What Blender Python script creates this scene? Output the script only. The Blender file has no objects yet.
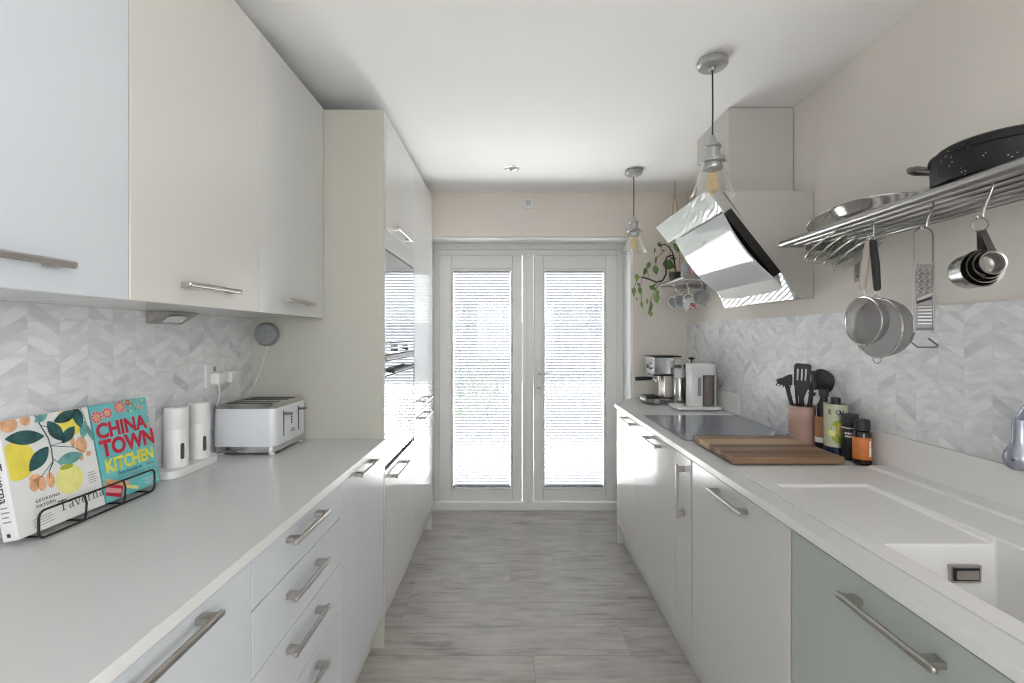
import bpy, bmesh, math, random
from mathutils import Vector, Matrix
random.seed(7)
SC = bpy.context.scene
COL = SC.collection
PI = math.pi

# ------------------------------------------------------------------ camera
H = 1.343                       # eye height; the camera stands at the origin and looks along +Y
F = 457.0                       # focal length in pixels of the 1024-wide frame
cam_d = bpy.data.cameras.new('camera')
cam = bpy.data.objects.new('camera', cam_d)
COL.objects.link(cam)
cam.location = (0, 0, H)
cam.rotation_euler = (PI / 2, 0, 0)
cam_d.sensor_width = 36.0
cam_d.lens = F / 1024 * 36
cam_d.shift_x = 1.0 / 1024
cam_d.shift_y = -5.5 / 1024
cam_d.clip_start = 0.02
SC.camera = cam


def P(px, py, y):
    """world point seen at that pixel at depth y (used to take positions from the photograph)"""
    return Vector(((px - 511) * y / F, y, H + (336 - py) * y / F))


# ------------------------------------------------------------------ materials
MATS = {}


def mat(name, col, rough=0.5, metal=0.0, **kw):
    m = bpy.data.materials.new(name)
    m.use_nodes = True
    b = m.node_tree.nodes['Principled BSDF']
    b.inputs['Base Color'].default_value = (*col, 1)
    b.inputs['Roughness'].default_value = rough
    b.inputs['Metallic'].default_value = metal
    for k, v in kw.items():
        b.inputs[k.replace('_', ' ')].default_value = v
    MATS[name] = m
    return m


def nodes(m):
    nt = m.node_tree
    return nt, nt.nodes, nt.links, nt.nodes['Principled BSDF']


def noise_tint(m, scale, amount, stretch=(1, 1, 1), rough_amt=0.0):
    """small procedural variation of the base colour (and roughness)"""
    nt, N, L, b = nodes(m)
    tc = N.new('ShaderNodeTexCoord')
    mp = N.new('ShaderNodeMapping')
    mp.inputs['Scale'].default_value = stretch
    nz = N.new('ShaderNodeTexNoise')
    nz.inputs['Scale'].default_value = scale
    nz.inputs['Detail'].default_value = 4
    L.new(tc.outputs['Object'], mp.inputs[0])
    L.new(mp.outputs[0], nz.inputs['Vector'])
    c = b.inputs['Base Color'].default_value[:3]
    r = N.new('ShaderNodeValToRGB')
    r.color_ramp.elements[0].position = 0.3
    r.color_ramp.elements[1].position = 0.7
    r.color_ramp.elements[0].color = (*[x * (1 - amount) for x in c], 1)
    r.color_ramp.elements[1].color = (*[min(1, x * (1 + amount)) for x in c], 1)
    L.new(nz.outputs['Fac'], r.inputs[0])
    L.new(r.outputs[0], b.inputs['Base Color'])
    if rough_amt:
        r0 = b.inputs['Roughness'].default_value
        mr = N.new('ShaderNodeMapRange')
        mr.inputs['To Min'].default_value = max(0, r0 - rough_amt)
        mr.inputs['To Max'].default_value = r0 + rough_amt
        L.new(nz.outputs['Fac'], mr.inputs['Value'])
        L.new(mr.outputs[0], b.inputs['Roughness'])
    return m


def bump(m, scale, strength, stretch=(1, 1, 1), dist=0.01, detail=2):
    nt, N, L, b = nodes(m)
    tc = N.new('ShaderNodeTexCoord')
    mp = N.new('ShaderNodeMapping')
    mp.inputs['Scale'].default_value = stretch
    nz = N.new('ShaderNodeTexNoise')
    nz.inputs['Scale'].default_value = scale
    nz.inputs['Detail'].default_value = detail
    bp = N.new('ShaderNodeBump')
    bp.inputs['Strength'].default_value = strength
    bp.inputs['Distance'].default_value = dist
    L.new(tc.outputs['Object'], mp.inputs[0])
    L.new(mp.outputs[0], nz.inputs['Vector'])
    L.new(nz.outputs['Fac'], bp.inputs['Height'])
    L.new(bp.outputs[0], b.inputs['Normal'])
    return m


def glass(name, tint=(1, 1, 1), rough=0.0, ior=1.45, gl=1.0):
    """thin clear glass: transparent with fresnel reflection"""
    m = bpy.data.materials.new(name)
    m.use_nodes = True
    nt = m.node_tree
    nt.nodes.remove(nt.nodes['Principled BSDF'])
    out = nt.nodes['Material Output']
    tr = nt.nodes.new('ShaderNodeBsdfTransparent')
    tr.inputs[0].default_value = (*tint, 1)
    g = nt.nodes.new('ShaderNodeBsdfGlossy')
    g.inputs['Roughness'].default_value = rough
    g.inputs['Color'].default_value = (gl, gl, gl, 1)
    f0 = ((ior - 1) / (ior + 1)) ** 2
    lw = nt.nodes.new('ShaderNodeLayerWeight')
    lw.inputs['Blend'].default_value = 0.5
    fr = M_(nt, 'MULTIPLY_ADD', M_(nt, 'POWER', lw.outputs['Facing'], 5.0), 1 - f0, f0)
    mx = nt.nodes.new('ShaderNodeMixShader')
    nt.links.new(fr, mx.inputs[0])
    nt.links.new(tr.outputs[0], mx.inputs[1])
    nt.links.new(g.outputs[0], mx.inputs[2])
    nt.links.new(mx.outputs[0], out.inputs[0])
    MATS[name] = m
    return m


def M_(nt, op, a, b=None, c=None):
    n = nt.nodes.new('ShaderNodeMath')
    n.operation = op
    for i, v in enumerate((a, b, c)):
        if v is None:
            continue
        if isinstance(v, (int, float)):
            n.inputs[i].default_value = v
        else:
            nt.links.new(v, n.inputs[i])
    return n.outputs[0]


def slat_mat(name):
    """thin white slat that lets some daylight through"""
    m = mat(name, (0.32, 0.33, 0.355), 0.45)
    nt, N, L, b = nodes(m)
    tl = N.new('ShaderNodeBsdfTranslucent')
    tl.inputs[0].default_value = (0.28, 0.29, 0.32, 1)
    mx = N.new('ShaderNodeMixShader')
    mx.inputs[0].default_value = 0.25
    L.new(b.outputs[0], mx.inputs[1])
    L.new(tl.outputs[0], mx.inputs[2])
    L.new(mx.outputs[0], N['Material Output'].inputs[0])
    return m


def chevron(name, w=0.0757, h=0.034, s=1.45, y0=1.056):
    """marble chevron mosaic laid in vertical columns (runs along Y and Z)"""
    m = mat(name, (0.8, 0.8, 0.8), 0.32)
    nt, N, L, b = nodes(m)
    tc = N.new('ShaderNodeTexCoord')
    sp = N.new('ShaderNodeSeparateXYZ')
    L.new(tc.outputs['Object'], sp.inputs[0])
    u = M_(nt, 'DIVIDE', M_(nt, 'ADD', sp.outputs['Y'], 20 * w - y0), w)
    t = M_(nt, 'PINGPONG', u, 1.0)
    v = M_(nt, 'ADD', M_(nt, 'DIVIDE', sp.outputs['Z'], h), M_(nt, 'MULTIPLY', t, s))
    cu, rv = M_(nt, 'FLOOR', u), M_(nt, 'FLOOR', v)
    fu, fv = M_(nt, 'FRACT', u), M_(nt, 'FRACT', v)
    cb = N.new('ShaderNodeCombineXYZ')
    L.new(cu, cb.inputs[0])
    L.new(rv, cb.inputs[1])
    wn = N.new('ShaderNodeTexWhiteNoise')
    wn.noise_dimensions = '3D'
    L.new(cb.outputs[0], wn.inputs['Vector'])
    # veins: per tile shifted noise
    off = N.new('ShaderNodeVectorMath')
    off.operation = 'MULTIPLY_ADD'
    L.new(wn.outputs['Color'], off.inputs[0])
    off.inputs[1].default_value = (9, 9, 9)
    L.new(tc.outputs['Object'], off.inputs[2])
    mp = N.new('ShaderNodeMapping')
    mp.inputs['Rotation'].default_value = (0.7, 0.2, 0.3)
    mp.inputs['Scale'].default_value = (1, 0.6, 2.2)
    L.new(off.outputs[0], mp.inputs[0])
    nz = N.new('ShaderNodeTexNoise')
    nz.inputs['Scale'].default_value = 14
    nz.inputs['Detail'].default_value = 5
    nz.inputs['Distortion'].default_value = 0.8
    L.new(mp.outputs[0], nz.inputs['Vector'])
    r1 = N.new('ShaderNodeValToRGB')
    e = r1.color_ramp.elements
    e[0].position, e[0].color = 0.0, (0.60, 0.60, 0.635, 1)
    e[1].position, e[1].color = 1.0, (0.84, 0.84, 0.86, 1)
    k = e.new(0.10); k.color = (0.71, 0.71, 0.735, 1)
    k = e.new(0.25); k.color = (0.765, 0.765, 0.785, 1)
    k = e.new(0.7); k.color = (0.80, 0.795, 0.80, 1)
    L.new(wn.outputs['Value'], r1.inputs[0])
    r2 = N.new('ShaderNodeValToRGB')
    e = r2.color_ramp.elements
    e[0].position, e[0].color = 0.36, (0.84, 0.84, 0.86, 1)
    e[1].position, e[1].color = 0.56, (1, 1, 1, 1)
    L.new(nz.outputs['Fac'], r2.inputs[0])
    mu = N.new('ShaderNodeMix')
    mu.data_type = 'RGBA'
    mu.blend_type = 'MULTIPLY'
    mu.inputs['Factor'].default_value = 1.0
    L.new(r1.outputs[0], mu.inputs['A'])
    L.new(r2.outputs[0], mu.inputs['B'])
    g1 = M_(nt, 'LESS_THAN', M_(nt, 'PINGPONG', fv, 0.5), 0.035)
    g2 = M_(nt, 'LESS_THAN', M_(nt, 'PINGPONG', fu, 0.5), 0.012)
    g = M_(nt, 'MAXIMUM', g1, g2)
    mg = N.new('ShaderNodeMix')
    mg.data_type = 'RGBA'
    L.new(g, mg.inputs['Factor'])
    L.new(mu.outputs['Result'], mg.inputs['A'])
    mg.inputs['B'].default_value = (0.69, 0.685, 0.69, 1)
    L.new(mg.outputs['Result'], b.inputs['Base Color'])
    return m


def planks(name):
    """washed grey-oak laminate: planks run across the room (along X)"""
    m = mat(name, (0.45, 0.43, 0.4), 0.36)
    nt, N, L, b = nodes(m)
    tc = N.new('ShaderNodeTexCoord')
    br = N.new('ShaderNodeTexBrick')
    br.offset = 0.0
    br.inputs['Scale'].default_value = 1.0
    br.inputs['Brick Width'].default_value = 1.25
    br.inputs['Row Height'].default_value = 0.192
    br.inputs['Mortar Size'].default_value = 0.0011
    br.inputs['Mortar Smooth'].default_value = 0.3
    br.inputs['Color1'].default_value = (0.0, 0.0, 0.0, 1)
    br.inputs['Color2'].default_value = (1, 1, 1, 1)
    br.inputs['Mortar'].default_value = (0.5, 0.5, 0.5, 1)
    sp = N.new('ShaderNodeSeparateXYZ')
    L.new(tc.outputs['Object'], sp.inputs[0])
    rn_ = N.new('ShaderNodeTexWhiteNoise')
    rn_.noise_dimensions = '1D'
    L.new(M_(nt, 'FLOOR', M_(nt, 'DIVIDE', sp.outputs['Y'], 0.192)), rn_.inputs['W'])
    cx = N.new('ShaderNodeCombineXYZ')
    L.new(M_(nt, 'MULTIPLY_ADD', rn_.outputs['Value'], 4.7, sp.outputs['X']), cx.inputs[0])
    L.new(sp.outputs['Y'], cx.inputs[1])
    L.new(cx.outputs[0], br.inputs['Vector'])
    off = N.new('ShaderNodeVectorMath')
    off.operation = 'MULTIPLY_ADD'
    L.new(br.outputs['Color'], off.inputs[0])
    off.inputs[1].default_value = (3.1, 0.2, 2.0)
    L.new(tc.outputs['Object'], off.inputs[2])
    mp = N.new('ShaderNodeMapping')
    mp.inputs['Scale'].default_value = (2.2, 20, 1)
    L.new(off.outputs[0], mp.inputs[0])
    n1 = N.new('ShaderNodeTexNoise')
    n1.inputs['Scale'].default_value = 2.2
    n1.inputs['Detail'].default_value = 9
    n1.inputs['Roughness'].default_value = 0.68
    n1.inputs['Distortion'].default_value = 0.6
    L.new(mp.outputs[0], n1.inputs['Vector'])
    mp2 = N.new('ShaderNodeMapping')
    mp2.inputs['Scale'].default_value = (3.0, 8, 1)
    L.new(off.outputs[0], mp2.inputs[0])
    n2 = N.new('ShaderNodeTexNoise')
    n2.inputs['Scale'].default_value = 1.6
    n2.inputs['Detail'].default_value = 3
    L.new(mp2.outputs[0], n2.inputs['Vector'])
    r = N.new('ShaderNodeValToRGB')
    e = r.color_ramp.elements
    e[0].position, e[0].color = 0.31, (0.24, 0.222, 0.20, 1)
    e[1].position, e[1].color = 0.67, (0.62, 0.59, 0.55, 1)
    k = e.new(0.47); k.color = (0.455, 0.43, 0.40, 1)
    mixf = M_(nt, 'ADD', M_(nt, 'MULTIPLY', n1.outputs['Fac'], 0.55), M_(nt, 'MULTIPLY', n2.outputs['Fac'], 0.45))
    L.new(mixf, r.inputs[0])
    mg = N.new('ShaderNodeMix')
    mg.data_type = 'RGBA'
    L.new(br.outputs['Fac'], mg.inputs['Factor'])
    L.new(r.outputs[0], mg.inputs['A'])
    mg.inputs['B'].default_value = (0.25, 0.24, 0.22, 1)
    L.new(mg.outputs['Result'], b.inputs['Base Color'])
    return m


def butcher(name):
    """board glued from staves that run along X, each with its own tone"""
    m = mat(name, (0.3, 0.2, 0.12), 0.45)
    nt, N, L, b = nodes(m)
    tc = N.new('ShaderNodeTexCoord')
    sp = N.new('ShaderNodeSeparateXYZ')
    L.new(tc.outputs['Object'], sp.inputs[0])
    row = M_(nt, 'FLOOR', M_(nt, 'DIVIDE', M_(nt, 'ADD', sp.outputs['Y'], 0.5), 0.046))
    wn = N.new('ShaderNodeTexWhiteNoise')
    wn.noise_dimensions = '1D'
    L.new(M_(nt, 'ADD', row, 3.3), wn.inputs['W'])
    mp = N.new('ShaderNodeMapping')
    mp.inputs['Scale'].default_value = (3, 40, 40)
    L.new(tc.outputs['Object'], mp.inputs[0])
    nz = N.new('ShaderNodeTexNoise')
    nz.inputs['Scale'].default_value = 1.5
    nz.inputs['Detail'].default_value = 6
    nz.inputs['Distortion'].default_value = 0.7
    L.new(mp.outputs[0], nz.inputs['Vector'])
    f = M_(nt, 'ADD', M_(nt, 'MULTIPLY', wn.outputs['Value'], 0.85), M_(nt, 'MULTIPLY', nz.outputs['Fac'], 0.38))
    r = N.new('ShaderNodeValToRGB')
    e = r.color_ramp.elements
    e[0].position, e[0].color = 0.1, (0.085, 0.045, 0.030, 1)
    e[1].position, e[1].color = 0.95, (0.50, 0.35, 0.20, 1)
    k = e.new(0.5); k.color = (0.23, 0.135, 0.075, 1)
    L.new(f, r.inputs[0])
    L.new(r.outputs[0], b.inputs['Base Color'])
    return m


def speckle(name):
    m = mat(name, (0.012, 0.012, 0.014), 0.5, 0.0, Specular_IOR_Level=0.3)
    nt, N, L, b = nodes(m)
    tc = N.new('ShaderNodeTexCoord')
    vo = N.new('ShaderNodeTexVoronoi')
    vo.inputs['Scale'].default_value = 120
    L.new(tc.outputs['Object'], vo.inputs['Vector'])
    n2 = N.new('ShaderNodeTexNoise')
    n2.inputs['Scale'].default_value = 45
    L.new(tc.outputs['Object'], n2.inputs['Vector'])
    f = M_(nt, 'MULTIPLY', M_(nt, 'LESS_THAN', vo.outputs['Distance'], 0.20), M_(nt, 'GREATER_THAN', n2.outputs['Fac'], 0.54))
    mg = N.new('ShaderNodeMix')
    mg.data_type = 'RGBA'
    L.new(f, mg.inputs['Factor'])
    mg.inputs['A'].default_value = (0.012, 0.012, 0.014, 1)
    mg.inputs['B'].default_value = (0.30, 0.30, 0.31, 1)
    L.new(mg.outputs['Result'], b.inputs['Base Color'])
    return m


def mesh_cloth(name, col):
    """woven wire: fine see-through grid"""
    m = mat(name, col, 0.6, 0.5)
    nt, N, L, b = nodes(m)
    tr = N.new('ShaderNodeBsdfTransparent')
    mx = N.new('ShaderNodeMixShader')
    mx.inputs[0].default_value = 0.62
    L.new(tr.outputs[0], mx.inputs[1])
    L.new(b.outputs[0], mx.inputs[2])
    L.new(mx.outputs[0], N['Material Output'].inputs[0])
    return m


wall_paint = noise_tint(mat('wall_paint', (0.755, 0.708, 0.655), 0.85), 3, 0.015)
ceil_paint = noise_tint(mat('ceiling_paint', (0.88, 0.875, 0.87), 0.9), 3, 0.01)
lac_white = noise_tint(mat('lacquer_white', (0.64, 0.64, 0.635), 0.13), 2, 0.008)
lac_cool_lit = noise_tint(mat('lacquer_white_cool_lit', (0.64, 0.665, 0.70), 0.18), 2, 0.008)  # white lacquer with the bluish daylight put into its colour
lac_cream = noise_tint(mat('lacquer_cream', (0.66, 0.635, 0.595), 0.2), 2, 0.008)
lac_sage = noise_tint(mat('lacquer_pale_sage', (0.44, 0.475, 0.455), 0.2), 2, 0.008)
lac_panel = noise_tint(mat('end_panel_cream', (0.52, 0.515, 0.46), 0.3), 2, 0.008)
dark_gap = mat('carcass_grey', (0.20, 0.19, 0.18), 0.7)
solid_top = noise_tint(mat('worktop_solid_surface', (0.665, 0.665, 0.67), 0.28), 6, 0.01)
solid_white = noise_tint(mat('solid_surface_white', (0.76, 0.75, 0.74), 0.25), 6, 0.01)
upvc = mat('upvc_white', (0.74, 0.745, 0.74), 0.32)
slat_m = slat_mat('blind_slat')
steel = noise_tint(mat('brushed_steel', (0.50, 0.47, 0.44), 0.34, 1.0), 60, 0.06, (1, 1, 1), 0.05)
chrome = mat('chrome', (0.72, 0.72, 0.73), 0.12, 1.0)
steel_pol = mat('polished_steel', (0.62, 0.61, 0.60), 0.2, 1.0)
shelf_steel = mat('shelf_steel', (0.40, 0.39, 0.38), 0.3, 1.0)
cup_steel = mat('cup_steel', (0.42, 0.41, 0.40), 0.24, 1.0)
steel_drk = mat('dark_steel', (0.20, 0.19, 0.19), 0.3, 1.0)
wire_drk = mat('dark_bronze_wire', (0.045, 0.035, 0.03), 0.45, 0.6)
blk = mat('black_plastic', (0.014, 0.014, 0.015), 0.45)
blk_soft = mat('black_silicone', (0.022, 0.022, 0.024), 0.55)
gry_fab = noise_tint(mat('grey_speaker_cloth', (0.26, 0.27, 0.28), 0.95), 250, 0.25)
wht_pl = mat('white_plastic', (0.78, 0.78, 0.77), 0.32)
wht_enam = mat('white_enamel', (0.76, 0.78, 0.82), 0.18)
pend_grey = noise_tint(mat('pendant_grey_metal', (0.48, 0.48, 0.49), 0.3, 0.7), 30, 0.05)
hood_white = bump(mat('hood_white_glass', (0.55, 0.57, 0.58), 0.015, 0.0, IOR=1.6), 5.0, 0.06, (1, 1, 1), 0.012, 1)
hood_body = mat('hood_body_paint', (0.50, 0.485, 0.46), 0.4)
filt_dark = mat('hood_filter_dark', (0.012, 0.010, 0.009), 0.35)
hob_glass = mat('hob_glass', (0.27, 0.29, 0.335), 0.05)
oven_glass = mat('oven_mirror_glass', (0.62, 0.63, 0.65), 0.05, 0.85)
pink_tin = noise_tint(mat('pink_enamel', (0.50, 0.33, 0.285), 0.4), 12, 0.04)
tile_m = chevron('marble_chevron')
floor_m = planks('oak_laminate')
board_m = butcher('butcher_block')
speck_m = speckle('speckled_enamel')
sieve_m = mesh_cloth('woven_wire', (0.30, 0.29, 0.285))
pane_m = glass('window_glass', (0.97, 0.98, 0.98))
shade_m = glass('clear_shade_glass', (0.98, 0.98, 0.975), 0.0, 1.6)
lid_m = glass('lid_glass', (0.80, 0.82, 0.80), 0.03, 1.5)
amber_m = glass('amber_bulb_glass', (1.0, 0.93, 0.76), 0.02, 1.4)
bott_glass = mat('dark_bottle_glass', (0.018, 0.010, 0.008), 0.12)
filament = mat('filament', (0.9, 0.55, 0.2), 0.5)
leaf_m = noise_tint(mat('leaf_green', (0.10, 0.19, 0.055), 0.4), 14, 0.35)
leaf_m2 = noise_tint(mat('leaf_light_green', (0.20, 0.31, 0.09), 0.4), 14, 0.3)
stem_m = mat('vine_brown', (0.05, 0.032, 0.025), 0.7)
rope_m = mat('tan_cord', (0.50, 0.36, 0.20), 0.9)
soil_pot = mat('dark_pot', (0.035, 0.028, 0.025), 0.6)
paper = mat('book_paper', (0.82, 0.81, 0.79), 0.6)
bk_white = mat('cover_white', (0.80, 0.79, 0.78), 0.3)
bk_teal = noise_tint(mat('cover_teal', (0.15, 0.53, 0.55), 0.3), 26, 0.12)
red_ink = mat('ink_red', (0.55, 0.012, 0.045), 0.4)
yel_ink = mat('ink_yellow', (0.80, 0.74, 0.06), 0.4)
blk_ink = mat('ink_dark', (0.03, 0.03, 0.04), 0.5)
gry_ink = mat('ink_grey', (0.28, 0.28, 0.30), 0.5)
lem_y = noise_tint(mat('lemon_yellow', (0.85, 0.72, 0.09), 0.4), 30, 0.08)
lem_p = noise_tint(mat('lemon_pale', (0.83, 0.79, 0.28), 0.4), 30, 0.06)
leaf_ink = noise_tint(mat('leaf_ink_teal', (0.018, 0.085, 0.088), 0.4), 40, 0.6)
leaf_inkl = noise_tint(mat('leaf_ink_light_teal', (0.13, 0.34, 0.32), 0.4), 40, 0.3)
peach = noise_tint(mat('peach_ink', (0.77, 0.42, 0.23), 0.4), 60, 0.2)
pinkk = mat('ink_pink', (0.75, 0.33, 0.33), 0.4)
wht_ink = mat('ink_white', (0.8, 0.8, 0.8), 0.5)
or_lab = noise_tint(mat('orange_label', (0.60, 0.17, 0.035), 0.5), 25, 0.15)
cop_lab = noise_tint(mat('copper_label', (0.40, 0.19, 0.10), 0.5), 25, 0.1)
can_cream = mat('can_cream', (0.58, 0.61, 0.44), 0.4)
can_green = noise_tint(mat('can_green', (0.34, 0.40, 0.03), 0.4), 30, 0.25)
can_navy = mat('can_navy', (0.012, 0.018, 0.06), 0.4)
mug_grey = mat('mug_grey_white', (0.55, 0.56, 0.56), 0.3)
taupe = mat('bean_container_taupe', (0.20, 0.175, 0.155), 0.25)
tap_grey = mat('tap_satin_grey', (0.36, 0.38, 0.44), 0.22, 0.7)
blue_pat = noise_tint(mat('patterned_ceramic', (0.45, 0.5, 0.56), 0.3), 130, 0.6)
hedge_m = noise_tint(mat('hedge_green', (0.42, 0.47, 0.37), 0.8), 6, 0.4)
patio_m = noise_tint(mat('pale_paving', (0.56, 0.545, 0.52), 0.8), 3, 0.06)
fence_m = noise_tint(mat('fence_grey_wood', (0.34, 0.36, 0.40), 0.8), 5, 0.15)


# ------------------------------------------------------------------ mesh builder
class MB:
    def __init__(self):
        self.bm = bmesh.new()
        self.mats = []
        self.bev = False

    def mi(self, m):
        if m not in self.mats:
            self.mats.append(m)
        return self.mats.index(m)

    def _faces(self, verts, faces, m):
        vs = [self.bm.verts.new(v) for v in verts]
        i = self.mi(m)
        out = []
        for f in faces:
            try:
                fc = self.bm.faces.new([vs[k] for k in f])
                fc.material_index = i
                out.append(fc)
            except ValueError:
                pass
        return vs, out

    def box(self, x0, x1, y0, y1, z0, z1, m, bev=0.0, seg=2, M=None):
        v = [Vector((x, y, z)) for z in (z0, z1) for y in (y0, y1) for x in (x0, x1)]
        if M:
            v = [M @ p for p in v]
        f = [(0, 2, 3, 1), (4, 5, 7, 6), (0, 1, 5, 4), (2, 6, 7, 3), (0, 4, 6, 2), (1, 3, 7, 5)]
        vs, fs = self._faces(v, f, m)
        if bev:
            self.bev = True
            es = list({e for fc in fs for e in fc.edges})
            bmesh.ops.bevel(self.bm, geom=es, offset=bev, segments=seg, affect='EDGES', profile=0.5, clamp_overlap=True)
        return self

    def ext(self, pts, vec, m, bev=0.0):
        """polygon pts extruded by vec"""
        pts = [Vector(p) for p in pts]
        vec = Vector(vec)
        n = len(pts)
        vs, fs = self._faces(pts + [p + vec for p in pts],
                             [tuple(range(n))[::-1], tuple(range(n, 2 * n))] +
                             [(i, (i + 1) % n, n + (i + 1) % n, n + i) for i in range(n)], m)
        bmesh.ops.recalc_face_normals(self.bm, faces=fs)
        if bev:
            self.bev = True
            es = list({e for fc in fs for e in fc.edges})
            bmesh.ops.bevel(self.bm, geom=es, offset=bev, segments=2, affect='EDGES', profile=0.5, clamp_overlap=True)
        return self

    def flat(self, pts, m):
        self._faces([Vector(p) for p in pts], [tuple(range(len(pts)))], m)
        return self

    def tube(self, pts, r, m, seg=8, closed=False, cap=True):
        pts = [Vector(p) for p in pts]
        n = len(pts)
        rs = r if isinstance(r, (list, tuple)) else [r] * n
        i = self.mi(m)
        rings = []
        up = None
        for k in range(n):
            if closed:
                d = pts[(k + 1) % n] - pts[k - 1]
            else:
                d = pts[min(k + 1, n - 1)] - pts[max(k - 1, 0)]
            d.normalize()
            if up is None:
                up = Vector((0, 0, 1)) if abs(d.z) < 0.9 else Vector((1, 0, 0))
            a = up - d * up.dot(d)
            if a.length < 1e-5:
                a = d.orthogonal()
            a.normalize()
            up = a
            b = d.cross(a)
            rings.append([self.bm.verts.new(pts[k] + (a * math.cos(t) + b * math.sin(t)) * rs[k])
                          for t in [2 * PI * j / seg for j in range(seg)]])
        for k in range(n if closed else n - 1):
            A, B = rings[k], rings[(k + 1) % n]
            for j in range(seg):
                f = self.bm.faces.new((A[j], A[(j + 1) % seg], B[(j + 1) % seg], B[j]))
                f.material_index = i
        if cap and not closed:
            for R_ in (rings[0][::-1], rings[-1]):
                self.bm.faces.new(R_).material_index = i
        return self

    def lathe(self, prof, m, M=None, seg=28, sx=1.0, sy=1.0):
        """profile [(r, z)] spun about local Z, placed by M; m may be a list with one material per span"""
        M = M or Matrix()
        rings = []
        for r, z in prof:
            if r < 1e-6:
                rings.append([self.bm.verts.new(M @ Vector((0, 0, z)))])
            else:
                rings.append([self.bm.verts.new(M @ Vector((r * sx * math.cos(2 * PI * j / seg), r * sy * math.sin(2 * PI * j / seg), z)))
                              for j in range(seg)])
        for k in range(len(prof) - 1):
            A, B = rings[k], rings[k + 1]
            i = self.mi(m[k] if isinstance(m, (list, tuple)) else m)
            for j in range(seg):
                j2 = (j + 1) % seg
                if len(A) == 1 and len(B) == 1:
                    continue
                if len(A) == 1:
                    f = self.bm.faces.new((A[0], B[j2], B[j]))
                elif len(B) == 1:
                    f = self.bm.faces.new((A[j], A[j2], B[0]))
                else:
                    f = self.bm.faces.new((A[j], A[j2], B[j2], B[j]))
                f.material_index = i
        return self

    def text(self, body, size, M, m, bold=0.0, sx=1.0, ext=0.0, shear=0.0, spacing=1.0, align='LEFT'):
        cu = bpy.data.curves.new('lettering', 'FONT')
        cu.body = body
        cu.size = size
        cu.offset = bold
        cu.extrude = ext
        cu.shear = shear
        cu.space_character = spacing
        cu.align_x = align
        cu.resolution_u = 3
        ob = bpy.data.objects.new('lettering', cu)
        COL.objects.link(ob)
        dg = bpy.context.evaluated_depsgraph_get()
        me = bpy.data.meshes.new_from_object(ob.evaluated_get(dg))
        me.transform(M @ Matrix.Diagonal((sx, 1, 1, 1)))
        nf = len(self.bm.faces)
        self.bm.from_mesh(me)
        self.bm.faces.ensure_lookup_table()
        i = self.mi(m)
        for f in self.bm.faces[nf:]:
            f.material_index = i
        bpy.data.objects.remove(ob)
        bpy.data.curves.remove(cu)
        bpy.data.meshes.remove(me)
        return self

    def build(self, name, parent=None, label=None, smooth=35, fix=True):
        if fix:
            bmesh.ops.recalc_face_normals(self.bm, faces=self.bm.faces[:])
        me = bpy.data.meshes.new(name)
        o = bpy.data.objects.new(name, me)
        COL.objects.link(o)
        if parent is not None:
            off = Vector(parent.location)
            p = parent.parent
            while p is not None:
                off += Vector(p.location)
                p = p.parent
            bmesh.ops.translate(self.bm, verts=self.bm.verts[:], vec=-off)
            o.parent = parent
        self.bm.to_mesh(me)
        self.bm.free()
        for m in self.mats:
            me.materials.append(m)
        if smooth:
            for p in me.polygons:
                p.use_smooth = True
            me.set_sharp_from_angle(angle=math.radians(smooth))
            if self.bev:      # keep the broad faces of bevelled pieces optically flat
                wn = o.modifiers.new('flat faces', 'WEIGHTED_NORMAL')
                wn.keep_sharp = True
                wn.weight = 100
        if label:
            o['label'] = label
        return o


def thing(name, label, cat, loc=(0, 0, 0), group=None):
    o = bpy.data.objects.new(name, None)
    o.empty_display_size = 0.05
    COL.objects.link(o)
    o.location = loc
    o['label'] = label
    o['category'] = cat
    if group:
        o['group'] = group
    return o


def tag(o, label, cat, group=None):
    o['label'] = label
    o['category'] = cat
    if group:
        o['group'] = group
    return o


def struct(o, label, cat):
    o['kind'] = 'structure'
    o['label'] = label
    o['category'] = cat
    return o


def dup(root, loc, label=None):
    r = root.copy()
    COL.objects.link(r)
    r.location = loc
    if label:
        r['label'] = label
    for ch in list(root.children):
        c = ch.copy()
        COL.objects.link(c)
        c.parent = r
        for g in list(ch.children):
            d = g.copy()
            COL.objects.link(d)
            d.parent = c
    return r


def T(x, y, z):
    return Matrix.Translation((x, y, z))


def axis_m(loc, zdir, xdir=None):
    """matrix with local Z along zdir"""
    z = Vector(zdir).normalized()
    x = Vector(xdir) if xdir is not None else z.orthogonal()
    x = (x - z * x.dot(z)).normalized()
    y = z.cross(x)
    M = Matrix((x, y, z)).transposed().to_4x4()
    M.translation = Vector(loc)
    return M


def arc(c, r, a0, a1, n, ux, uy):
    c, ux, uy = Vector(c), Vector(ux), Vector(uy)
    return [c + (ux * math.cos(a) + uy * math.sin(a)) * r for a in [a0 + (a1 - a0) * k / n for k in range(n + 1)]]


# ------------------------------------------------------------------ room constants
XL, XR = -1.125, 1.28           # side walls
YB = 3.30                       # wall with the doors
YD = 3.54                       # plane of the doors
CZ = 2.38                       # ceiling
YR = -2.2                       # wall behind
CT = 0.90                       # worktop height
XF = -0.547                     # left fronts
XG = 0.687                      # right fronts
RX0, RX1 = -0.60, 0.877         # door opening
RZ = 2.062                      # soffit height

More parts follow.
